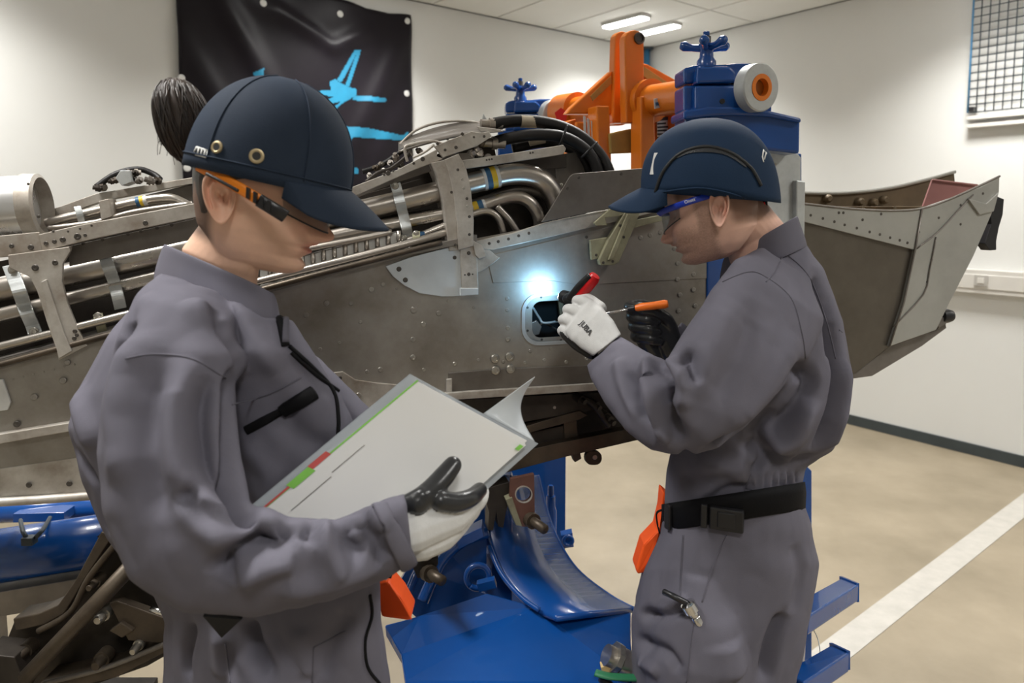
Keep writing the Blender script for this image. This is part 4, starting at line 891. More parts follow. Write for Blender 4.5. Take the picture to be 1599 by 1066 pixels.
# far-side column carrying the far clamp
cq = W(840, 230, 2.6); bx_ = box('far_column', (cq.x, 2.62, (cq.z) / 2), (.10, 0, 0), (0, .08, 0), (0, 0, cq.z / 2 - .003), 'blue', ST)
# ================================================================== PEOPLE: builders
def gi(z, tab): return np.interp(z, [t[0] for t in tab], [t[1] for t in tab])
XF = [(-.15, .03), (-.13, .035), (-.122, .058), (-.115, .078), (-.108, .087), (-.098, .090), (-.086, .086), (-.078, .091), (-.070, .094), (-.064, .0925), (-.057, .097), (-.048, .094), (-.03, .091), (-.012, .087), (.004, .085), (.018, .092), (.035, .094), (.055, .091), (.075, .080), (.092, .062), (.105, .040), (.113, .012), (.115, 0)]
XB = [(-.15, .01), (-.12, .0), (-.11, -.03), (-.09, -.055), (-.06, -.084), (-.02, -.098), (.02, -.102), (.06, -.096), (.085, -.080), (.102, -.052), (.112, -.018), (.115, 0)]
WD = [(-.15, .02), (-.122, .012), (-.116, .022), (-.105, .033), (-.09, .043), (-.07, .053), (-.05, .061), (-.03, .068), (0, .073), (.03, .075), (.06, .070), (.085, .056), (.102, .036), (.112, .013), (.115, .001)]
NOSE = [(-.060, 0), (-.054, .004), (-.049, .017), (-.044, .024), (-.038, .026), (-.030, .0225), (-.018, .0155), (-.006, .0095), (.006, .005), (.018, 0)]
def head_parts(Mx, earx, lower=1., nose=1.):
    nz_, nf = 120, 120; rings = []
    g = lambda d, s: math.exp(-(d / s) ** 2)
    for z in np.linspace(-.1195, .1148, nz_):
        xf, xb, wd = gi(z, XF), gi(z, XB), gi(z, WD); xb *= .86; cx, rx = (xf + xb) / 2, (xf - xb) / 2; R = []
        for i in range(nf):
            q = 2 * math.pi * i / nf; c, s = math.cos(q), math.sin(q); n = 2.35 if c > 0 else 2.05
            x = cx + rx * math.copysign(abs(c) ** (2 / n), c); y = wd * math.copysign(abs(s) ** (2 / 2.1), s)
            if c > 0:
                ay = abs(y)
                x += nose * 1.15 * gi(z, NOSE) * g(y, .0085 + .007 * g(z + .043, .012))
                x += .008 * g(ay - .013, .006) * g(z + .045, .007)                   # nostril wings
                x -= .013 * g(ay - .032, .015) * g(z - .001, .012); x += .0055 * g(ay - .032, .011) * g(z + .001, .008)
                x += .004 * g(ay - .03, .02) * g(z - .02, .007)
                x += .0055 * g(y, .017) * (g(z + .0575, .0038) + g(z + .0720, .0048)) - .006 * g(y, .024) * g(z + .0645, .0024) - .003 * g(y, .03) * g(z + .086, .006)
                x += .004 * g(ay - .048, .018) * g(z + .028, .016)
                x += .003 * g(y, .014) * g(z + .1, .011)
            zz = z if z > -.05 else -.05 + (z + .05) * lower
            R.append(Mx @ Vector((x, y, zz)))
        rings.append(R)
    parts = [loftv(rings)]
    return parts
def add_ears(o, Mx, earx):
    bm = bmesh.new(); bm.from_mesh(o.data); g = lambda a, s: math.exp(-(a / s) ** 2)
    for sd_ in (-1, 1):
        ex = Vector((earx, sd_ * .0695, -.012)); rs = []
        for k in range(-3, 19):
            rr = max(.02, k / 18) if k >= 0 else 1 + k * .12; R = []
            for i in range(48):
                q = 2 * math.pi * i / 48; c, s = math.cos(q), math.sin(q)          # c>0 is towards the face
                w_ = .0190 + .0050 * s - (.001 * g(s + .9, .35)); lx = c * w_; lz = s * .0365
                back = .5 - .5 * c
                if k < 0: h = -.010 + (k + 3) * .004
                else:
                    rim = (1 - .75 * g(c - 1, .35) * (s < .55)) * (1 if s > -.6 else .35)
                    h = .004 + .0095 * back * rr + .0062 * rim * g(rr - .93, .085) - .0045 * rim * g(rr - .76, .08) * (s > -.5)
                    h += .0060 * g(rr - .58, .10) * g(c + .6, .8) * (s > -.75) - .0110 * g(rr - .18, .26) * g(s + .12, .7)
                    h += .0050 * g(rr - .62, .16) * g(c - 1, .18) * g(s + .1, .45)
                    if s < -.6: h += .0015 * g(rr - .8, .25)
                R.append(Mx @ (ex + Vector((lx * rr - lz * rr * .20 - .004 * back * rr, sd_ * h, lz * rr))))
            rs.append(R)
        rs = rs[3:][::1] + [rs[2], rs[1], rs[0]]
        vs, fs = loftv(rs); V = [bm.verts.new(v) for v in vs]; F_ = []
        for f_ in fs:
            try: F_.append(bm.faces.new([V[i] for i in f_]))
            except ValueError: pass
        bmesh.ops.recalc_face_normals(bm, faces=F_)
    bm.to_mesh(o.data); bm.free(); o.data.shade_smooth()
def collar(parent, rings):
    vs, fs = loftv(rings, False); o = mk('collar', vs, fs, 'fabric', parent, smooth=True); s = o.modifiers.new('s', 'SOLIDIFY'); s.thickness = .005; s.offset = -1
    b = o.modifiers.new('b', 'SUBSURF'); b.levels = 2; b.render_levels = 2; return o
def frame(fwd_yaw, pitch, facing, roll=0.):
    f = Vector((facing * math.cos(math.radians(fwd_yaw)) * math.cos(math.radians(pitch)), math.sin(math.radians(fwd_yaw)) * math.cos(math.radians(pitch)), -math.sin(math.radians(pitch))))
    l = ZU.cross(f).normalized(); l = Matrix.Rotation(math.radians(roll), 3, f) @ l; u = f.cross(l).normalized(); return f, l, u
def mat4(f, l, u, o, s): return Matrix(((f.x * s, l.x * s, u.x * s, o.x), (f.y * s, l.y * s, u.y * s, o.y), (f.z * s, l.z * s, u.z * s, o.z), (0, 0, 0, 1)))
def paint(o, Mx, fn):
    inv = np.array(Mx.inverted()); co = arr(o.data); lc = co @ inv[:3, :3].T + inv[:3, 3]; c = fn(lc)
    a = o.data.color_attributes.new('Col', 'FLOAT_COLOR', 'POINT'); a.data.foreach_set('color', np.concatenate([c, np.ones((len(c), 1))], 1).astype(np.float32).ravel())
def G(d, s): return np.exp(-(d / s) ** 2)
def sst(x, a, b): t = np.clip((x - a) / (b - a), 0, 1); return t * t * (3 - 2 * t)
def face_paint(L, beard, hairc, lower, earx, hz=-.045):
    x, y, z = L[:, 0], L[:, 1], L[:, 2]; z = np.where(z > -.05, z, -.05 + (z + .05) / lower); ay = np.abs(y); c = np.ones((len(L), 3))
    def mixc(m, col):
        nonlocal c; c = c * (1 - m[:, None]) + np.array(col) * m[:, None]
    front = sst(x, .05, .075)
    mixc(front * G(ay - .035, .025) * G(z + .03, .02) * .35, (1.05, .72, .68)); mixc(front * G(ay, .02) * G(z + .042, .012) * .4, (1.05, .72, .68))
    mixc(front * G(y, .022) * (G(z + .058, .005) + G(z + .071, .006)).clip(0, 1) * .95, (.80, .40, .42)); mixc(front * G(y, .026) * G(z + .0645, .0022) * .9, (.30, .16, .16))  # lip colour, then shade painted along the mouth crease
    mixc(front * G(ay - .033, .018) * G(z - .018 - .0, .0045) * .85, (.12, .09, .08)); mixc(front * G(ay - .033, .014) * G(z + .004, .0025) * .9, (.08, .06, .06))
    ear = sst(ay, .073, .078) * G(x - earx, .03) * G(z + .012, .04); mixc(ear * .35, (1.1, .72, .66))
    rr = np.hypot((x - earx - .002) / .009, (z + .016) / .012); mixc((sst(ay, .062, .07) * G(rr, .8) * .45), (.5, .26, .22))  # shade painted into the ear hollow
    if beard:
        jaw = sst(x, -.012, .008) * (1 - sst(z, -.055 + .0, -.02)) * sst(ay + np.where(z < -.085, .03, 0) + np.where(x > .07, .012, 0), .012, .03) + sst(x, earx + .012, earx + .02) * (1 - sst(x, earx + .04, earx + .055)) * (1 - sst(z, .0, .03)) * sst(ay, .05, .06)
        mst = front * G(z + .052, .006) * G(y, .026)
        nz2 = np.array([noise.noise(Vector(p) * 420) for p in L.tolist()]) * .18
        mixc(np.clip(jaw.clip(0, 1) * .55 + nz2 * (jaw > .2), 0, .8), beard); mixc(mst * .55, beard)
    hm = np.clip(sst(z, hz, hz + .025) * (1 - sst(x, earx - .025, earx - .005)) + sst(z, .012, .03) * (1 - sst(x, .045, .06)), 0, 1) * (1 - np.clip(ear * 2, 0, 1))
    mixc(hm * .85, hairc); return c
def cap(name, o, f, l, u, L, Wd_, H, m, parent, brim, seams=True, back=0., pq=(2.3, 2.1)):
    rows = []; N_ = 56
    def pt(a, t):
        s = (1 - t ** pq[0]) ** (1 / pq[1]) if t < 1 else .0; s *= 1 + .03 * (1 - t)
        return o + f * (L * math.cos(a) * s - (back * (1 - t) * max(0, -math.cos(a)))) + l * (Wd_ * math.sin(a) * s) + u * (H * t - brim.get('dip', .0) * max(0, -math.cos(a)) * (1 - t))
    ts = list(np.linspace(0, .985, 26))
    for t in [-.10] + ts: rows.append([pt(2 * math.pi * i / N_, max(t, 0)) + (u * H * t if t < 0 else Vector()) for i in range(N_)])
    vs, fs = loftv(rows); ob = mk(name, vs, fs, m, parent, smooth=True)
    na, nv = 40, 12; am = math.radians(brim['am']); vs = []; d = math.radians(brim['drop']); bd = f * math.cos(d) - u * math.sin(d)
    for i in range(na + 1):
        a = -am + 2 * am * i / na; base = pt(a, 0.02)
        ln = brim['len'] * max(.0, math.cos(a / am * math.pi / 2)) ** .32
        for v in range(nv + 1):
            q = v / nv; vs.append(base - f * .004 + bd * ln * q - u * (brim['k'] * math.sin(a) ** 2 * (.35 + .65 * q)) - u * brim.get('cv', 0) * q * q + l * math.sin(a) * brim.get('flare', 0) * q)
    fs = [(i * (nv + 1) + v, i * (nv + 1) + v + 1, (i + 1) * (nv + 1) + v + 1, (i + 1) * (nv + 1) + v) for i in range(na) for v in range(nv)]
    br = mk('brim', vs, fs, m, ob, smooth=True, fix=False); s_ = br.modifiers.new('s', 'SOLIDIFY'); s_.thickness = .004; s_.offset = 0
    if seams:
        for a in (0, math.pi / 3, -math.pi / 3, 2.2, -2.2):
            P = [pt(a, t) + (pt(a, t) - o).normalized() * .0006 for t in ts]; vs, fs = tubev(P, .0011, 6); mk('seam', vs, fs, m, ob, smooth=True)
        P = [pt(2 * math.pi * i / 60, .03) + (pt(2 * math.pi * i / 60, .03) - o).normalized() * .001 for i in range(61)]; vs, fs = tubev(P, .0012, 6); mk('seam', vs, fs, m, ob, smooth=True)
    return ob, pt
def capsule(P, rr, k=4):
    n0 = len(P); Q = catmull(P, k); R = list(np.interp(np.linspace(0, n0 - 1, len(Q)), range(n0), rr))
    d0 = (Q[0] - Q[1]).normalized(); d1 = (Q[-1] - Q[-2]).normalized()
    pre = [Q[0] + d0 * R[0] * s for s in (.95, .7, .35)]; prr = [R[0] * s for s in (.3, .71, .94)]
    post = [Q[-1] + d1 * R[-1] * s for s in (.35, .7, .95)]; por = [R[-1] * s for s in (.94, .71, .3)]
    return tubev(pre + Q + post, 0, 14, prr + R + por), Q, R
def hand(name, caps, extra, voxel, parent, mats=('glove', 'nitrile')):
    """caps: (points, radii, material number at each point); extra: (verts, faces) with a material number and a centre line"""
    parts = []; src = []
    for P, rr, mm in caps:
        g, Q, R = capsule(P, rr); parts.append(g)
        for q, r_, i in zip(Q, R, range(len(Q))): src.append((q, r_, mm[min(len(mm) - 1, int(i / max(1, len(Q) - 1) * (len(mm) - 1) + .5))]))
    for g, line, r_, mm in extra:
        parts.append(g)
        for q in line: src.append((q, r_, mm))
    o = fuse(name, parts, voxel, mats[0], parent, 3, .5); o.data.materials.append(M[mats[1]])
    S = np.array([tuple(s[0]) for s in src]); Rr = np.array([s[1] for s in src]); Mm = np.array([s[2] for s in src])
    co = arr(o.data); n = len(o.data.polygons); cen = np.empty(n * 3, np.float32); o.data.polygons.foreach_get('center', cen); cen = cen.reshape(-1, 3)
    best = np.full(n, 9e9); mi = np.zeros(n, np.int32)
    for s, r_, m_ in zip(S, Rr, Mm):
        d = np.linalg.norm(cen - s, axis=1) - r_; q = d < best; best[q] = d[q]; mi[q] = m_
    o.data.polygons.foreach_set('material_index', mi); o.data.update(); return o
def leg(cx, cy, z0, z1, r0, r1, seg=28):
    return loftv([[Vector((cx + math.cos(q) * r, cy + math.sin(q) * r, z)) for q in [2 * math.pi * s / seg for s in range(seg)]] for z, r in [(z0 + .12, r0 * .45), (z0 + .05, r0 * .75), (z0 - .03, r0 * .93), (z0 * .75 + z1 * .25, r0 * .95), ((z0 + z1) / 2, (r0 + r1) / 2), (z0 * .25 + z1 * .75, r1 * 1.02), (z1, r1)]])
def boots(parent, cx, cy, d):
    for s_ in (-1, 1):
        c = Vector((cx, cy + .085 * s_, 0)); rows = []
        for t, wd, h in [(-.09, .02, .05), (-.08, .036, .09), (-.02, .04, .12), (.05, .042, .085), (.11, .045, .06), (.16, .036, .05), (.18, .012, .03)]:
            rows.append([c + d * (t * 1.02) + Vector((-d.y, d.x, 0)) * (wd * math.cos(q)) + ZU * (.003 + h * .5 + h * .5 * math.sin(q)) for q in [2 * math.pi * s / 20 for s in range(20)]])
        vs, fs = loftv(rows); mk('boot', vs, fs, 'boot', parent, smooth=True)

# ================================================================== WOMAN
WM = root('person', Vector((-.40, 1.14, 0)), 'person with a dark hair bun, navy cap and grey coverall, reading a white folder', 'person')
f, l, u = frame(8, 12, 1); EARX = -.028
s_h = .95; o_ = W(347, 309, .99) - (f * EARX + l * -.072 + u * -.012) * s_h; MW = mat4(f, l, u, o_, s_h)
neck = loftv([ring((288, 425), (398, 465), .045, 1.12, 1.08), ring((284, 388), (402, 440), .054, 1.12, 1.08), ring((312, 350), (405, 420), .055, 1.11, 1.07), ring((325, 310), (415, 395), .052, 1.09, 1.06), ring((340, 280), (410, 360), .05, 1.07, 1.05)])
body = fuse('body', head_parts(MW, EARX, .84, 1.2) + [neck], .0019, 'skin_w', WM, 2)
add_ears(body, MW, EARX); paint(body, MW, lambda L: face_paint(L, None, (.06, .045, .04), .84, EARX, -.10))
# hair: nape and temple, and the bun
hv, hf = loftv([ring((302, 240), (430, 280), .085, 1.07, 1.05), ring((300, 275), (358, 292), .098, 1.08, 1.075), ring((301, 300), (344, 306), .098, 1.085, 1.08), ring((305, 330), (340, 333), .090, 1.09, 1.09), ring((314, 352), (332, 354), .060, 1.09, 1.09)])
mk('hair', hv, hf, 'hair', WM, smooth=True)
hv, hf = loftv([ring((395, 285), (430, 300), .004, .972, .975), ring((402, 296), (420, 306), .004, .972, .975), ring((404, 305), (412, 311), .003, .975, .977)]); 
cB = W(287, 190, 1.08); rows = []
for i in range(29):
    t = -1 + 2 * i / 28; rr_ = math.sqrt(max(0, 1 - abs(t) ** 2.4)); R = []
    for j in range(60):
        q = 2 * math.pi * j / 60; w_ = 1 + .022 * math.sin(q * 13 + t * 2.2) + .018 * math.sin(q * 29 - t * 3) + .05 * noise.noise(Vector((math.cos(q) * 2, math.sin(q) * 2, t * 2)))
        R.append(cB + Vector((math.cos(q) * .036 * rr_ * w_ + t * .004, math.sin(q) * .042 * rr_ * w_, 0)) + Vector((.10, 0, -1)).normalized() * t * .063)
    rows.append(R)
vs, fs = loftv(rows); bun = mk('hair_bun', vs, fs, 'hair', WM, smooth=True)
random.seed(5)
sv = []
for i in range(150):
    q0 = random.uniform(0, 6.28); P = []; dq = random.uniform(-.5, .5); tA = random.uniform(-.97, -.5); tB = random.uniform(.4, .97); lift = random.uniform(.99, 1.04)
    for k in range(9):
        t = tA + (tB - tA) * k / 8; q = q0 + dq * t; rr_ = math.sqrt(max(0, 1 - abs(t) ** 2.4)) * lift
        P.append(cB + Vector((math.cos(q) * .037 * rr_ + t * .004, math.sin(q) * .043 * rr_, 0)) + Vector((.10, 0, -1)).normalized() * t * .063)
    sv.append(tubev(P, .0011 * random.uniform(.6, 1.2), 5))
hs_ = mk('hair_strands', *join(sv), 'hair', bun, smooth=True); hs_['kind'] = 'stuff'
for i in range(14):
    x = 262 + random.uniform(-4, 20); y = 150 + random.uniform(0, 70)
    tube('hair_strand', [W(x + 6, y, 1.06), W(x - 8 - random.uniform(0, 6), y + 18, 1.05), W(x - 12 - random.uniform(-6, 6), y + 38, 1.05)], .0004, 'hair', bun, seg=5, k=4)
# cap
cf = Vector((math.cos(math.radians(13)), .16, -math.sin(math.radians(13)))).normalized(); cl_ = ZU.cross(cf).normalized(); cu_ = cf.cross(cl_)
co_ = W(421, 272, 1.06)
CW, cpt = cap('cap', co_, cf, cl_, cu_, .112, .094, .138, 'navy', WM, dict(am=70, drop=28, len=.078, k=.026, cv=.008, flare=.0, dip=.0))
ct = bvh(CW)
for (x, y, r_) in [(339.5, 230, 6.5), (401, 244, 7.5)]:
    P, N_ = cast(ct, [(x, y), (x + 1, y)])
    if P:
        q = r_ * pxm(.99); lathe('eyelet', [(q * 1.5, -.001), (q * 1.5, .002), (q * 1.1, .0028), (q * .8, .002)], P[0], N_[0], 'gold', CW, 24); lathe('eyelet_hole', [(q * .85, .0), (q * .85, .0023)], P[0], N_[0], 'labeld', CW, 20)
P, N_ = cast(ct, [(314, 241), (315, 241)])
def strokes(tree, cap_, segs, r_):
    for q in segs: strip('cap_print', tree, q, r_, 'label', cap_, .0006, .5)
strokes(ct, CW, [[(308, 229), (304, 237)], [(308, 230), (325, 236)], [(311, 232), (309, 241)], [(316, 233), (314, 243)], [(321, 235), (319, 244)], [(325, 236), (323, 247)], [(306, 241), (322, 245)]], .0016)
# safety glasses, orange and black
GL = tube('glasses_temple', [W(309, 258, .985), W(345, 277, .972), (W(385, 300, .966)), W(425, 325, .968)], .0075, 'gorange', WM, flat=.35, seg=12, up=Vector((0, -1, 0)))
tube('temple_grip', [W(322, 271, .967), W(345, 283, .960), W(372, 298, .956)], .0022, 'plastic', GL)
for t_ in (.1, .35, .6, .85):
    x = 380 + t_ * 44; y = 297 + t_ * 27; prism('temple_stripe', [W(x, y - 8, .956), W(x + 5, y - 5, .956), W(x + 4, y + 12, .956), W(x - 1, y + 9, .956)], Vector((0, .006, 0)), 'plastic', GL, 0)
tube('temple_hinge', [W(404, 312, .962), W(430, 328, .962), W(446, 338, .968)], .009, 'plastic', GL, flat=.4, up=Vector((0, -1, 0)))
hf_, hl_, hu_ = f, l, u
def hl3(x, y, z): return MW @ Vector((x, y, z))
vs = []; na = 24
for i in range(na + 1):
    a = math.radians(-78 + 156 * i / na)
    for v in range(6):
        q = v / 5; drp = .017 * abs(math.cos(a)) + .012; vs.append(hl3(.035 + .076 * math.cos(a) + .006 * q, .070 * math.sin(a), .012 - q * drp * 1.5 - .003))
fs = [(i * 6 + v, i * 6 + v + 1, (i + 1) * 6 + v + 1, (i + 1) * 6 + v) for i in range(na) for v in range(5)]
ln = mk('glasses_lens', vs, fs, 'lens', GL, smooth=True, fix=False)
tube('lens_frame', [vs[i * 6] for i in range(na + 1)], .0028, 'plastic', GL, k=1); tube('lens_edge', [vs[i * 6 + 5] for i in range(na + 1)], .0012, 'plastic', GL, k=1)
# coverall
tors = loftv([ring((275, 415), (405, 470), .045, 1.16, 1.07), ring((252, 435), (432, 498), .070, 1.17, 1.06), ring((222, 458), (456, 500), .10, 1.18, 1.06), ring((168, 530), (492, 556), .13, 1.19, 1.06), ring((122, 612), (532, 622), .135, 1.20, 1.06), ring((106, 668), (556, 680), .135, 1.20, 1.06), ring((128, 752), (580, 760), .13, 1.19, 1.06), ring((165, 840), (592, 850), .125, 1.18, 1.06), ring((236, 920), (594, 920), .12, 1.17, 1.06), ring((258, 970), (596, 970), .125, 1.17, 1.06), ring((255, 1066), (608, 1066), .14, 1.18, 1.07), ring((258, 1200), (604, 1200), .14, 1.18, 1.08)])
arm = loftv([ring((250, 425), (340, 455), .04, 1.04), ring((212, 462), (362, 500), .066, 1.0), ring((180, 530), (372, 560), .08, .97), ring((160, 620), (370, 635), .085, .945), ring((150, 710), (376, 715), .085, .92), ring((160, 800), (392, 790), .085, .90), ring((200, 905), (404, 790), .08, .885), ring((285, 958), (420, 792), .074, .88), ring((400, 962), (450, 806), .068, .885), ring((520, 936), (520, 812), .056, .90), ring((600, 906), (588, 786), .051, .915), ring((646, 878), (632, 770), .046, .93)])
far = loftv([ring((430, 520), (500, 560), .05, 1.20), ring((480, 600), (580, 640), .055, 1.17), ring((540, 660), (640, 720), .05, 1.14), ring((600, 700), (690, 760), .045, 1.12)])
lx, ly = -.34, 1.14
wl = [leg(lx, ly + s_ * .085, .86, .09, .11, .085) for s_ in (-1, 1)]
cvw = fuse('coverall', [tors, arm, far] + wl, .005, 'fabric', WM, 5)
folds(cvw, [
    ([(362, 600), (364, 700), (372, 790), (398, 812)], -.012, .012), ([(330, 585), (312, 660), (330, 745), (392, 800)], -.010, .014), ([(300, 560), (276, 640), (285, 740), (330, 800), (400, 835)], .008, .022),
    ([(285, 760), (330, 805), (395, 822)], -.011, .012), ([(345, 905), (360, 870), (400, 850), (432, 830)], -.016, .014), ([(300, 770), (345, 830), (360, 900)], .006, .02), ([(372, 905), (420, 880), (460, 870)], .007, .016),
    ([(452, 812), (446, 845), (420, 862)], -.007, .010), ([(490, 812), (478, 850)], -.006, .010), ([(530, 812), (540, 850), (565, 872)], -.008, .012), ([(560, 800), (588, 850), (600, 880)], -.008, .012), ([(510, 815), (515, 860), (540, 890)], .006, .014), ([(575, 796), (600, 830)], .005, .010),
    ([(420, 920), (520, 905), (600, 870)], .005, .02), ([(215, 520), (190, 640), (200, 760)], .006, .03), ([(250, 560), (235, 700), (250, 820)], -.005, .022), ([(205, 500), (160, 590), (120, 650)], -.008, .014),
    ([(140, 560), (125, 620), (150, 700)], .006, .02), ([(330, 480), (370, 560), (362, 620)], -.010, .016), ([(300, 470), (350, 520), (380, 590)], .006, .02), ([(355, 450), (400, 520), (440, 580)], .005, .02), ([(390, 470), (450, 560), (520, 620)], -.004, .016),
    ([(430, 640), (480, 690), (520, 700)], -.004, .02), ([(380, 690), (420, 740), (400, 790)], .004, .02), ([(270, 400), (330, 440), (400, 480)], .004, .012), ([(275, 420), (340, 460), (420, 492)], -.006, .010),
    ([(300, 975), (290, 1020), (292, 1060)], -.006, .010), ([(390, 970), (400, 1010), (425, 1060)], -.007, .012), ([(345, 980), (350, 1060)], .005, .018), ([(470, 975), (480, 1060)], .004, .02), ([(545, 955), (520, 1000), (500, 1060)], -.004, .014), ([(108, 690), (150, 760), (165, 830)], -.006, .012)], .0028, 14.)
collar(cvw, [ring((238, 440), (438, 512), .088, 1.17, 1.055), ring((243, 415), (438, 496), .084, 1.17, 1.055), ring((250, 395), (434, 474), .078, 1.165, 1.06), ring((255, 380), (428, 456), .076, 1.16, 1.06)])
tw = bvh(cvw)
for pix in ([(300, 405), (255, 440), (212, 520), (200, 560), (168, 640)], [(196, 560), (240, 553), (300, 560), (352, 590)], [(262, 412), (330, 450), (420, 492)], [(362, 632), (420, 615), (470, 590)], [(352, 1005), (360, 1066)], [(490, 1010), (488, 1066)], [(490, 1010), (540, 985)]): strip('seam', tw, pix, .0013, 'seam', cvw, .0002)
strip('chest_zip', tw, [(384, 672), (412, 657), (442, 640)], .0065, 'black', cvw, .0008, .4); strip('zip_puller', tw, [(440, 642), (465, 628), (490, 613)], .0105, 'black', cvw, .002, .5)
strip('front_zip', tw, [(452, 540), (490, 575), (520, 610), (528, 650), (527, 700)], .003, 'black', cvw, .0005); strip('front_zip', tw, [(455, 550), (500, 590), (550, 625)], .003, 'black', cvw, .0005)
strip('zip_tape', tw, [(432, 480), (440, 510), (446, 540)], .006, 'black', cvw, .0); strip('zip_tab', tw, [(444, 490), (446, 535)], .005, 'seam', cvw, .003)
strip('fly_cord', tw, [(577, 928), (580, 960), (570, 1000), (574, 1040), (592, 1066)], .0022, 'black', cvw, .0015)
strip('cuff_tab', tw, [(592, 790), (612, 830), (628, 862), (640, 886)], .012, 'fabric', cvw, .003, .3)
P, N_ = cast(tw, [(318, 958), (350, 964), (378, 962)], .004); tip, _ = cast(tw, [(347, 996), (348, 996)], .004)
if len(P) > 2 and tip: prism('belt_end', [P[0], P[len(P) // 2] + ZU * .03, P[-1], tip[0]], Vector((0, .006, 0)), 'black', WM, .001)
# gloved right hand under the folder
HW = hand('glove', [
    ([W(640, 822, .94), W(672, 810, .955), W(705, 800, .975), (W(735, 785, .995))], [.036, .034, .030, .018], [0]),
    ([W(655, 842, .95), W(690, 828, .97), W(725, 805, .99)], [.028, .027, .016], [0]),
    ([W(652, 784, .925), W(674, 764, .938), W(692, 745, .955), W(707, 726, .970)], [.016, .0145, .0145, .0125], [1]),
    ([W(636, 786, .925), W(660, 774, .926)], [.012, .013], [1]),
    ([W(688, 781, .932), W(712, 784, .945), W(735, 777, .965), W(749, 765, .995)], [.0135, .0135, .0125, .011], [1]),
    ([W(712, 800, .99), W(742, 788, 1.02), W(752, 768, 1.05), W(742, 745, 1.06)], [.0125, .0120, .0115, .010], [0, 0, 1]),
    ([W(700, 815, .99), W(730, 806, 1.03), W(742, 786, 1.06), W(730, 762, 1.065)], [.0122, .0118, .011, .010], [0, 0, 1]),
    ([W(685, 830, .99), W(712, 824, 1.03), W(722, 806, 1.06), W(712, 785, 1.065)], [.0115, .011, .010, .009], [0, 0, 1])], [], .0021, WM)
boots(WM, lx, ly, Vector((1, 0, 0)))
# orange pouch at her hip
PW = root('belt_pouch', W(615, 968, 1.12), 'bright orange pouch at the hip of the person with the folder', 'pouch', 'orange belt pouches')
vs, fs = prismv([W(582, 912, 1.12), W(606, 908, 1.11), W(626, 934, 1.10), W(643, 962, 1.10), W(640, 970, 1.10), W(596, 964, 1.12)], Vector((0, .05, 0))); mk('bag', vs, fs, 'pouch', PW, bevel=.006)
tube('seam', [W(608, 912, 1.098), W(626, 938, 1.094), W(642, 966, 1.096)], .0015, 'pouch', PW, seg=6); box('belt_loop', W(600, 905, 1.13), (.012, 0, 0), (0, .006, 0), (0, 0, .01), 'black', PW)

# ================================================================== FOLDER
A_, B_, C_ = W(385, 796, .945), W(641, 584, 1.02), W(832, 688, 1.045)
e1 = B_ - A_; e2 = C_ - B_; nF = e1.cross(e2).normalized(); nF = -nF if nF.dot(CAM - B_) < 0 else nF
FD = root('folder', A_.lerp(C_, .5), 'open clear plastic folder of white sheets with red and green tabs, held in one hand', 'folder')
def fpt(a, b, h): return A_ + e1 * a + e2 * b + nF * h
def sheet(name, a0, a1, b0, b1, h0, h1, m, bow=0.):
    vs = []; fs = []; K = 12
    for i in range(K + 1):
        for j in range(K + 1):
            a = a0 + (a1 - a0) * i / K; b = b0 + (b1 - b0) * j / K; vs.append(fpt(a, b, h1 + bow * math.sin(math.pi * j / K)))
    for i in range(K + 1):
        for j in range(K + 1):
            a = a0 + (a1 - a0) * i / K; b = b0 + (b1 - b0) * j / K; vs.append(fpt(a, b, h0 + bow * math.sin(math.pi * j / K)))
    n1 = (K + 1) ** 2
    for i in range(K):
        for j in range(K):
            q = i * (K + 1) + j; fs += [(q, q + 1, q + K + 2, q + K + 1), (n1 + q, n1 + q + K + 1, n1 + q + K + 2, n1 + q + 1)]
    for i in range(K):
        for (p, q) in (((i) * (K + 1), (i + 1) * (K + 1)), (i * (K + 1) + K, (i + 1) * (K + 1) + K), (i, i + 1), (K * (K + 1) + i, K * (K + 1) + i + 1)): fs.append((p, q, n1 + q, n1 + p))
    return mk(name, vs, fs, m, FD)
sheet('back_cover', -.02, 1.0, .0, 1.06, -.010, -.009, 'sleeve'); st_ = sheet('sheet_stack', .0, .985, .05, .97, -.008, .0, 'paper', .002)
for i in range(4): sheet('sheet', .0, .98 - .006 * i, .06 + .004 * i, .955 + .01 * i, .0008 + .0007 * i, .0011 + .0007 * i, 'paper', .002)
sheet('front_sleeve', -.015, .995, .0, .075, .0035, .0040, 'sleeve'); sheet('spine_edge', .0, .99, .062, .074, .0042, .0046, 'tabg')
sheet('tab', .33, .44, .035, .075, .0046, .0052, 'tabr'); sheet('tab', .20, .33, .04, .095, .0046, .0052, 'tabg'); sheet('tab', .02, .20, .055, .07, .0046, .0050, 'tabr')
sheet('printed_rule', .36, .56, .178, .182, .0062, .0065, 'mid'); sheet('printed_rule', .10, .34, .198, .202, .0062, .0065, 'mid'); sheet('tab', .915, .95, .945, .975, .0050, .0056, 'tabg')
# curled clear flap behind the right edge
vs = []; K = 16
for i in range(K + 1):
    t = i / K
    for j in range(K + 1):
        q = j / K; base = fpt(1.0, .60 + .43 * t, -.012); dst = W(835 - 5 * (1 - t), 588 + 3 * (1 - t), 1.10); 
        e = base.lerp(dst, q); vs.append(e + nF * (-.030 * math.sin(math.pi * q) * t) + Vector((-.014, 0, -.002)) * math.sin(math.pi * q) * t)
fs = [(i * (K + 1) + j, i * (K + 1) + j + 1, (i + 1) * (K + 1) + j + 1, (i + 1) * (K + 1) + j) for i in range(K) for j in range(K)]
fp_ = mk('clear_flap', vs, fs, 'flap', FD, smooth=True, fix=False); s_ = fp_.modifiers.new('s', 'SOLIDIFY'); s_.thickness = .0008

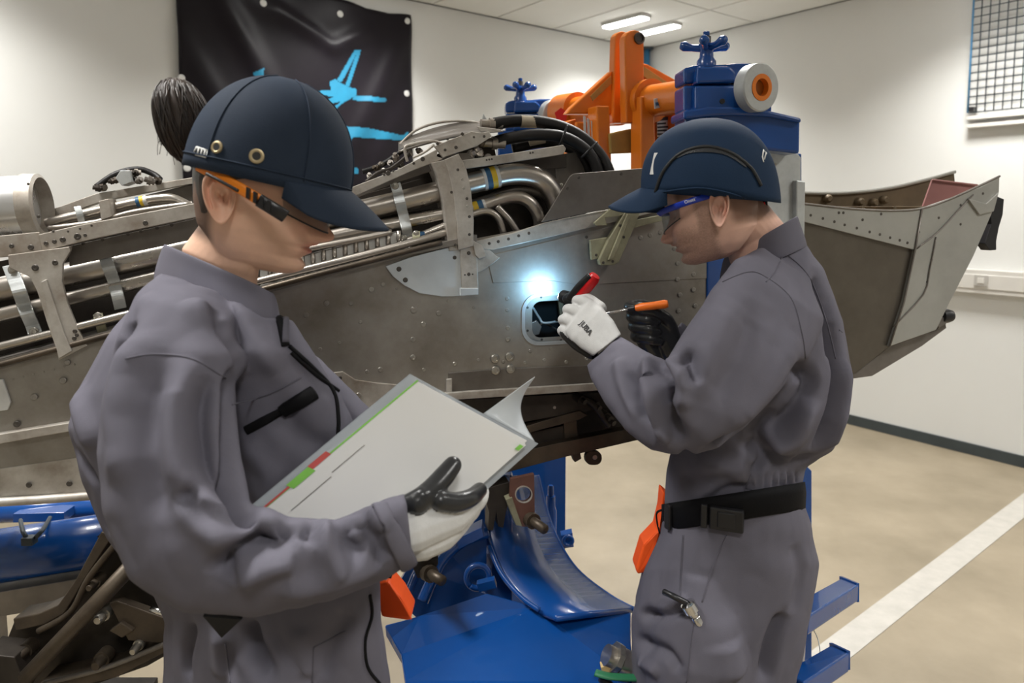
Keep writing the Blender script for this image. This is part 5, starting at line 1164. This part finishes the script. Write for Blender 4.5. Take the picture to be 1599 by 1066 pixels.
# ================================================================== MAN
MN = root('person', Vector((.40, 1.42, 0)), 'person in grey coverall and navy cap, leaning to the pylon with torch and screwdriver', 'person')
f, l, u = frame(30, 16, -1); s_m = .89
o_ = W(1123, 325, 1.27) - (f * EARX + l * .072 + u * -.012) * s_m; MM = mat4(f, l, u, o_, s_m)
neck = loftv([ring((1138, 425), (1238, 365), .06, 1.40, 1.36), ring((1136, 400), (1225, 350), .058, 1.40, 1.36), ring((1128, 385), (1208, 330), .062, 1.39, 1.35), ring((1115, 370), (1190, 308), .060, 1.37, 1.345), ring((1105, 340), (1172, 285), .056, 1.365, 1.34)])
bodm = fuse('body', head_parts(MM, EARX, .82, 1.12) + [neck], .0018, 'skin_m', MN, 2)
add_ears(bodm, MM, EARX); paint(bodm, MM, lambda L: face_paint(L, (.22, .19, .17), (.20, .16, .13), .82, EARX, -.06))
cf = Vector((-math.cos(math.radians(26)), math.sin(math.radians(26)), -.06)).normalized(); cl_ = ZU.cross(cf).normalized(); cu_ = cf.cross(cl_)
CM, cpt = cap('cap', W(1104, 288, 1.345), cf, cl_, cu_, .116, .098, .118, 'navy2', MN, dict(am=62, drop=20, len=.074, k=.040, cv=.006, dip=.030), seams=False, back=.006, pq=(2.5, 2.2))
tc_ = bvh(CM)
strip('crown_band', tc_, [(1024, 300), (1036, 268), (1062, 240), (1100, 229), (1140, 238), (1172, 262), (1188, 290)], .003, 'mesh', CM, .001)
mp_, mn_ = [], []
up_ = dens([(1050, 250), (1075, 236), (1105, 230), (1135, 236), (1165, 258)], 4); lo_ = dens([(1050, 251), (1075, 240), (1105, 238), (1135, 243), (1165, 262)], 4)
vs = []; 
for k_ in range(min(len(up_), len(lo_))):
    for p in (up_[k_], lo_[k_]):
        h = tc_.ray_cast(CAM, ray(p.x, p.y).normalized()); vs.append((h[0] + h[1] * .0015) if h[0] is not None else vs[-2])
mk('mesh_vent', vs, [(2 * i, 2 * i + 1, 2 * i + 3, 2 * i + 2) for i in range(len(vs) // 2 - 1)], 'mesh', CM, fix=False)
strip('edge_piping', tc_, [(1020, 303), (1060, 296), (1100, 294), (1150, 305), (1190, 324)], .0016, 'navy2', CM, .001)
strokes(tc_, CM, [[(1192, 234), (1190, 246)], [(1196, 238), (1193, 249)], [(1190, 244), (1192, 253)], [(1193, 236), (1197, 240)]], .0015)
P, N_ = cast(tc_, [(1020, 255), (1021, 255)])
if P: prism('front_badge', [P[0] + N_[0] * .001 + q for q in (Vector((-.004, .0, -.02)), Vector((.004, -.006, -.02)), Vector((.010, -.002, .018)), Vector((.004, .004, .018)))], N_[0] * .0015, 'label', CM, 0)
box('strap_buckle', W(1190, 310, 1.335), Vector((.008, .004, 0)), (0, .012, 0), (0, 0, .014), 'black', CM); box('strap_tag', W(1190, 320, 1.322), (.005, 0, 0), (0, .001, 0), (0, 0, .005), 'red', CM, 0)
# blue safety glasses
GM = tube('glasses_temple', [W(1112, 304, 1.278), W(1085, 312, 1.268), W(1058, 321, 1.285), W(1036, 330, 1.32), W(1029, 335, 1.335)], .0055, 'gblue', MN, flat=.35, seg=12, up=Vector((0, -1, 0)))
text('temple_print', 'Onsta', W(1077, 313.5, 1.262), W(1093, 309, 1.262) - W(1061, 319, 1.27), ZU, .0075, 'label', GM)
tube('temple_tip', [W(1138, 308, 1.285), W(1155, 314, 1.30), W(1180, 324, 1.33)], .004, 'gblue', GM)
vs = []
for i in range(na + 1):
    a = math.radians(-78 + 156 * i / na)
    for v in range(6):
        q = v / 5; drp = .017 * abs(math.cos(a)) + .012; vs.append(MM @ Vector((.033 + .074 * math.cos(a) + .004 * q, .069 * math.sin(a), .012 - q * drp * 1.4)))
mk('glasses_lens', vs, [(i * 6 + v, i * 6 + v + 1, (i + 1) * 6 + v + 1, (i + 1) * 6 + v) for i in range(na) for v in range(5)], 'lens', GM, smooth=True, fix=False)
tube('lens_frame', [vs[i * 6] for i in range(na + 1)], .0028, 'gblue', GM, k=1); tube('lens_edge', [vs[i * 6 + 5] for i in range(na + 1)], .001, 'plastic', GM, k=1)
# coverall
tors = loftv([ring((1150, 405), (1232, 358), .04, 1.43, 1.36), ring((1130, 432), (1254, 372), .070, 1.44, 1.36), ring((1106, 470), (1285, 420), .12, 1.45, 1.35), ring((1088, 530), (1316, 500), .150, 1.46, 1.34), ring((1075, 600), (1331, 590), .155, 1.46, 1.34), ring((1062, 660), (1325, 655), .15, 1.46, 1.34), ring((1048, 705), (1300, 702), .14, 1.46, 1.35), ring((1040, 735), (1258, 730), .125, 1.45, 1.36), ring((1038, 790), (1252, 772), .122, 1.45, 1.36), ring((1030, 835), (1268, 825), .13, 1.45, 1.36), ring((1006, 890), (1280, 880), .135, 1.45, 1.36), ring((988, 960), (1266, 960), .135, 1.45, 1.36), ring((985, 1066), (1244, 1066), .14, 1.45, 1.37), ring((985, 1150), (1240, 1150), .14, 1.45, 1.37)])
ua = loftv([ring((1190, 385), (1275, 440), .04, 1.31), ring((1148, 408), (1290, 500), .062, 1.265), ring((1112, 450), (1262, 560), .072, 1.24), ring((1076, 505), (1215, 615), .075, 1.22), ring((1042, 560), (1165, 668), .074, 1.205), ring((1015, 612), (1120, 700), .066, 1.20), ring((1005, 650), (1085, 708), .045, 1.21)])
fa = loftv([ring((1120, 610), (1060, 710), .05, 1.20), ring((1075, 590), (1020, 704), .062, 1.215), ring((1052, 570), (978, 674), .060, 1.26), ring((1018, 552), (945, 632), .052, 1.315), ring((985, 534), (922, 592), .045, 1.37), ring((966, 524), (916, 570), .041, 1.405)])
far = loftv([ring((1120, 450), (1190, 500), .06, 1.56), ring((1100, 530), (1175, 570), .06, 1.58), ring((1085, 590), (1135, 640), .058, 1.58), ring((1085, 520), (1050, 600), .05, 1.57), ring((1064, 500), (1028, 565), .042, 1.55)])
mx_, my_ = .36, 1.42
ml = [leg(mx_, my_ + s_ * .078, .80, .09, .104, .086) for s_ in (-1, 1)]
cvm = fuse('coverall', [tors, ua, fa, far] + ml, .005, 'fabric', MN, 5)
folds(cvm, [
    ([(1030, 575), (1045, 600), (1042, 640), (1060, 690)], -.012, .012), ([(1010, 560), (1020, 600), (1030, 650), (1045, 690)], .009, .014), ([(990, 575), (995, 620), (1020, 660)], -.008, .012), ([(1060, 575), (1075, 560), (1085, 600)], -.010, .012), ([(1050, 560), (1062, 590), (1060, 640)], .008, .014),
    ([(965, 560), (975, 600), (1000, 650)], .005, .014), ([(1240, 580), (1215, 610), (1160, 670), (1100, 705)], -.012, .012), ([(1150, 470), (1100, 560), (1068, 610)], .005, .03), ([(1185, 470), (1150, 560), (1110, 640)], -.004, .025), ([(1240, 520), (1200, 600), (1140, 670)], .005, .022),
    ([(1245, 575), (1262, 600), (1240, 640), (1200, 680)], -.010, .014), ([(1210, 640), (1180, 680), (1200, 710), (1230, 725)], -.010, .013), ([(1265, 620), (1240, 680), (1200, 700)], .008, .018), ([(1295, 470), (1310, 560), (1300, 640), (1275, 700)], -.014, .010), ([(1275, 430), (1295, 500), (1302, 560)], -.010, .012), ([(1320, 560), (1310, 640), (1290, 700)], .006, .016),
    ([(1160, 690), (1190, 720), (1175, 735)], -.008, .010), ([(1085, 720), (1140, 735), (1170, 730)], .004, .02), ([(1090, 795), (1130, 770), (1170, 760)], -.006, .010), ([(1060, 740), (1100, 755), (1150, 745)], -.004, .018), ([(1240, 720), (1300, 712), (1320, 680)], -.006, .014),
    ([(1000, 960), (1040, 958), (1075, 945)], -.008, .010), ([(1020, 960), (1060, 945), (1070, 930)], .005, .012), ([(995, 1000), (1040, 1020), (1060, 1050)], -.006, .012), ([(1000, 1030), (1030, 1050)], .005, .012), ([(1225, 960), (1205, 1010), (1195, 1066)], -.010, .014), ([(1240, 850), (1250, 900), (1238, 960)], -.003, .014), ([(1135, 1000), (1150, 1060)], .006, .03)] +
    [([(1172 + 12 * i, 738), (1173 + 12 * i, 760)], -.003, .005) for i in range(7)] + [([(1178 + 12 * i, 738), (1179 + 12 * i, 760)], .002, .006) for i in range(6)], .0026, 14.)
collar(cvm, [ring((1122, 446), (1262, 386), .088, 1.44, 1.355), ring((1124, 430), (1256, 366), .082, 1.44, 1.355), ring((1127, 414), (1250, 350), .077, 1.435, 1.355), ring((1130, 402), (1246, 336), .075, 1.43, 1.355)])
tm_ = bvh(cvm)
for pix in ([(1128, 440), (1165, 425), (1192, 430), (1235, 465), (1252, 520), (1258, 560)], [(1222, 365), (1225, 390), (1212, 420), (1196, 440)], [(1220, 365), (1240, 362), (1250, 368)], [(1222, 392), (1262, 430), (1290, 500), (1305, 560)], [(1165, 762), (1200, 768), (1245, 764)], [(1066, 835), (1062, 900), (1062, 945)], [(1068, 835), (1064, 900), (1066, 955), (1090, 960)], [(1135, 835), (1115, 880), (1096, 940)], [(1085, 960), (1078, 1010), (1072, 1066)], [(1172, 740), (1165, 760), (1158, 785)], [(1310, 515), (1325, 525)]): strip('seam', tm_, pix, .0012, 'seam', cvm, .0002)
# belt
b1 = [ring((1033, 787), (1257, 752), .131, 1.45, 1.36), ring((1033, 800), (1259, 768), .134, 1.45, 1.36), ring((1034, 828), (1258, 792), .134, 1.45, 1.36), ring((1036, 830), (1256, 796), .130, 1.45, 1.36)]
vs, fs = loftv(b1, True); BT = mk('belt', vs, fs, 'black', MN, bevel=0); BT.data.shade_smooth()
tb_ = bvh(BT)
P, N_ = cast(tb_, [(1135, 809), (1136, 809)])
if P:
    n_ = N_[0]; r_ = n_.cross(ZU).normalized(); c = P[0]
    box('buckle', c + n_ * .004, r_ * .030, n_ * .006, ZU * .021, 'plastic', BT, .003); box('buckle_clip', c + n_ * .010, r_ * .016, n_ * .002, ZU * .015, 'plastic', BT, .002); box('buckle_prong', c + n_ * .004 + r_ * .040, r_ * .006, n_ * .004, ZU * .022, 'plastic', BT, .002)
P, N_ = cast(tb_, [(1046, 806), (1047, 806)])
if P: box('slider', P[0] + N_[0] * .004, N_[0].cross(ZU).normalized() * .008, N_[0] * .004, ZU * .024, 'plastic', BT, .002)
tube('strap_end', [W(1038, 795, 1.42), W(1026, 800, 1.42), W(1026, 815, 1.42), W(1030, 832, 1.42)], .004, 'black', BT, flat=.4)
boots(MN, mx_, my_, Vector((-1, .2, 0)).normalized())
PM = root('belt_pouch', W(1012, 895, 1.46), 'bright orange pouch hanging from the wide black belt', 'pouch', 'orange belt pouches')
vs, fs = prismv([W(1036, 768, 1.47), W(1046, 776, 1.47), W(1042, 830, 1.47), W(1022, 866, 1.46), W(1010, 893, 1.46), W(996, 897, 1.46), (W(993, 890, 1.46)), W(1005, 850, 1.46), W(1026, 828, 1.46), W(1033, 800, 1.47)], Vector((0, .05, 0))); mk('bag', vs, fs, 'pouch', PM, bevel=.004)
tube('seam', [W(1038, 836, 1.458), W(1022, 860, 1.455), W(1006, 892, 1.455)], .0014, 'pouch', PM, seg=6)
# hands
g1 = loftv([ring((970, 522), (926, 556), .028, 1.395), ring((958, 500), (908, 545), .030, 1.415), ring((940, 480), (892, 532), .029, 1.435), ring((924, 466), (882, 518), .024, 1.455), ring((914, 462), (880, 508), .012, 1.47)])
fing = []
for i, (bx, by) in enumerate([(908, 470), (893, 484), (885, 500), (883, 517)]):
    fing.append(([W(bx + 10, by + 4, 1.452), W(bx, by - 1, 1.462), W(bx - 8 + i, by - 1, 1.482), W(bx - 4 + i, by + 3, 1.508), W(bx + 10, by + 8, 1.520)], [.0118, .0112, .0108, .0102, .0095], [0, 0, 0, 1, 1]))
fing.append(([W(935, 482, 1.45), W(914, 466, 1.475), W(898, 464, 1.495), W(886, 466, 1.51)], [.016, .0135, .0125, .011], [0, 0, 1]))
fing.append(([W(884, 520, 1.462), W(902, 536, 1.452), W(924, 551, 1.43)], [.013, .015, .013], [1]))
H1 = hand('glove', fing, [(g1, [W(945, 515, 1.405), W(930, 505, 1.42), W(915, 495, 1.435), W(905, 490, 1.45)], .036, 0)], .0021, MN)
th_ = bvh(H1); P, N_ = cast(th_, [(915, 512), (916, 512)])
if P: text('glove_print', 'JUBA', P[0] + N_[0] * .0012, (W(925, 526, 1.4) - W(905, 502, 1.43)), (W(918, 500, 1.4) - W(908, 512, 1.4)), .0155, 'labeld', H1)
fing = [([W(1045, 545, 1.535), W(1035, 525, 1.535), W(1020, 505, 1.53)], [.034, .035, .030], [1]), ([W(1030, 560, 1.53), W(1012, 535, 1.525), W(1000, 510, 1.525)], [.018, .022, .022], [1])]
for i in range(4):
    y = 478 + i * 15; x = 986 + i * 3
    fing.append(([W(1030, y + 10, 1.545), W(1004, y - 2, 1.56), W(x - 2, y, 1.545), W(x, y + 3, 1.515), W(x + 20, y + 6, 1.498), W(x + 34, y + 10, 1.502)], [.0125, .0125, .012, .012, .0115, .010], [1]))
fing.append(([W(1050, 525, 1.525), W(1042, 500, 1.51), W(1020, 486, 1.497), W(1004, 484, 1.495)], [.018, .014, .013, .011], [1]))
H2 = hand('glove', fing, [], .0021, MN)
# torch
TO = root('torch', W(905, 470, 1.47), 'red and black hand torch gripped in the pale glove', 'torch')
a, b = W(897, 470, 1.49), W(930, 430, 1.465); L_ = (b - a).length
lathe('handle', [(.0105, 0), (.0135, .01), (.0135, L_ - .008), (.010, L_), (.0001, L_ + .001)], a, b - a, 'red', TO, 24)
tube('grip_strip', [a + Vector((-.0115, -.004, .004)), a.lerp(b, .5) + Vector((-.0125, -.004, .004)), b + Vector((-.0105, -.003, .0))], .0075, 'rubber', TO)
hd = W(880, 463, 1.53); lathe('head', [(.010, -.03), (.014, -.018), (.014, 0), (.012, .002), (.0001, .002)], hd, pp(838, 452) - hd, 'plastic', TO, 24)
dr = (pp(842, 440) - hd).normalized(); lathe('lens', [(.011, 0), (.011, .0015), (.0001, .0015)], hd + dr * .003, dr, 'torch', TO, 20)
sp_ = bpy.data.lights.new('torch_beam', 'SPOT'); sp_.energy = FLASH_W; sp_.spot_size = math.radians(150); sp_.spot_blend = .8; sp_.shadow_soft_size = .008; sp_.color = (.22, .62, 1.0)
so_ = bpy.data.objects.new('torch_beam', sp_); COL.objects.link(so_); par(so_, TO); so_.location = hd + dr * .008; so_.rotation_mode = 'QUATERNION'; so_.rotation_quaternion = dr.to_track_quat('-Z', 'Y')
# screwdriver
SD = root('screwdriver', W(985, 486, 1.51), 'slim screwdriver with orange handle held in the black glove', 'screwdriver')
a, b = W(1043, 474, 1.478), W(992, 481, 1.495); L_ = (b - a).length
lathe('handle', [(.0001, -.001), (.007, 0), (.009, .006), (.008, L_ * .4), (.009, L_ * .8), (.006, L_)], a, b - a, 'torange', SD, 20)
tube('shaft', [b, W(940, 490, 1.53), W(868, 500, 1.60)], .0026, 'chrome', SD, k=1); lathe('ferrule', [(.006, 0), (.005, .014)], b, W(940, 490, 1.53) - b, 'plastic', SD, 14)
# socket in the trouser pocket
P, N_ = cast(tm_, [(1078, 945), (1079, 945)])
SK = root('socket_wrench', P[0] if P else W(1080, 950, 1.3), 'small chrome socket joint sticking out of the trouser pocket', 'socket')
c = (P[0] + N_[0] * .012) if P else W(1080, 950, 1.3); ax = (W(1096, 970, 1.3) - W(1078, 940, 1.3)).normalized()
lathe('drive_end', [(.008, -.014), (.014, -.012), (.014, .004), (.010, .006)], c, ax, 'chrome', SK, 20); lathe('joint', [(.007, .004), (.009, .010), (.007, .016)], c, ax, 'chrome', SK, 16); lathe('socket_end', [(.008, .016), (.0095, .018), (.0095, .036), (.007, .037), (.007, .030)], c, ax, 'chrome', SK, 12)
tube('handle', [c - ax * .012, c - ax * .02 + Vector((-.02, .004, .004)), c - ax * .03 + Vector((-.03, .02, -.004))], .0055, 'plastic', SK)
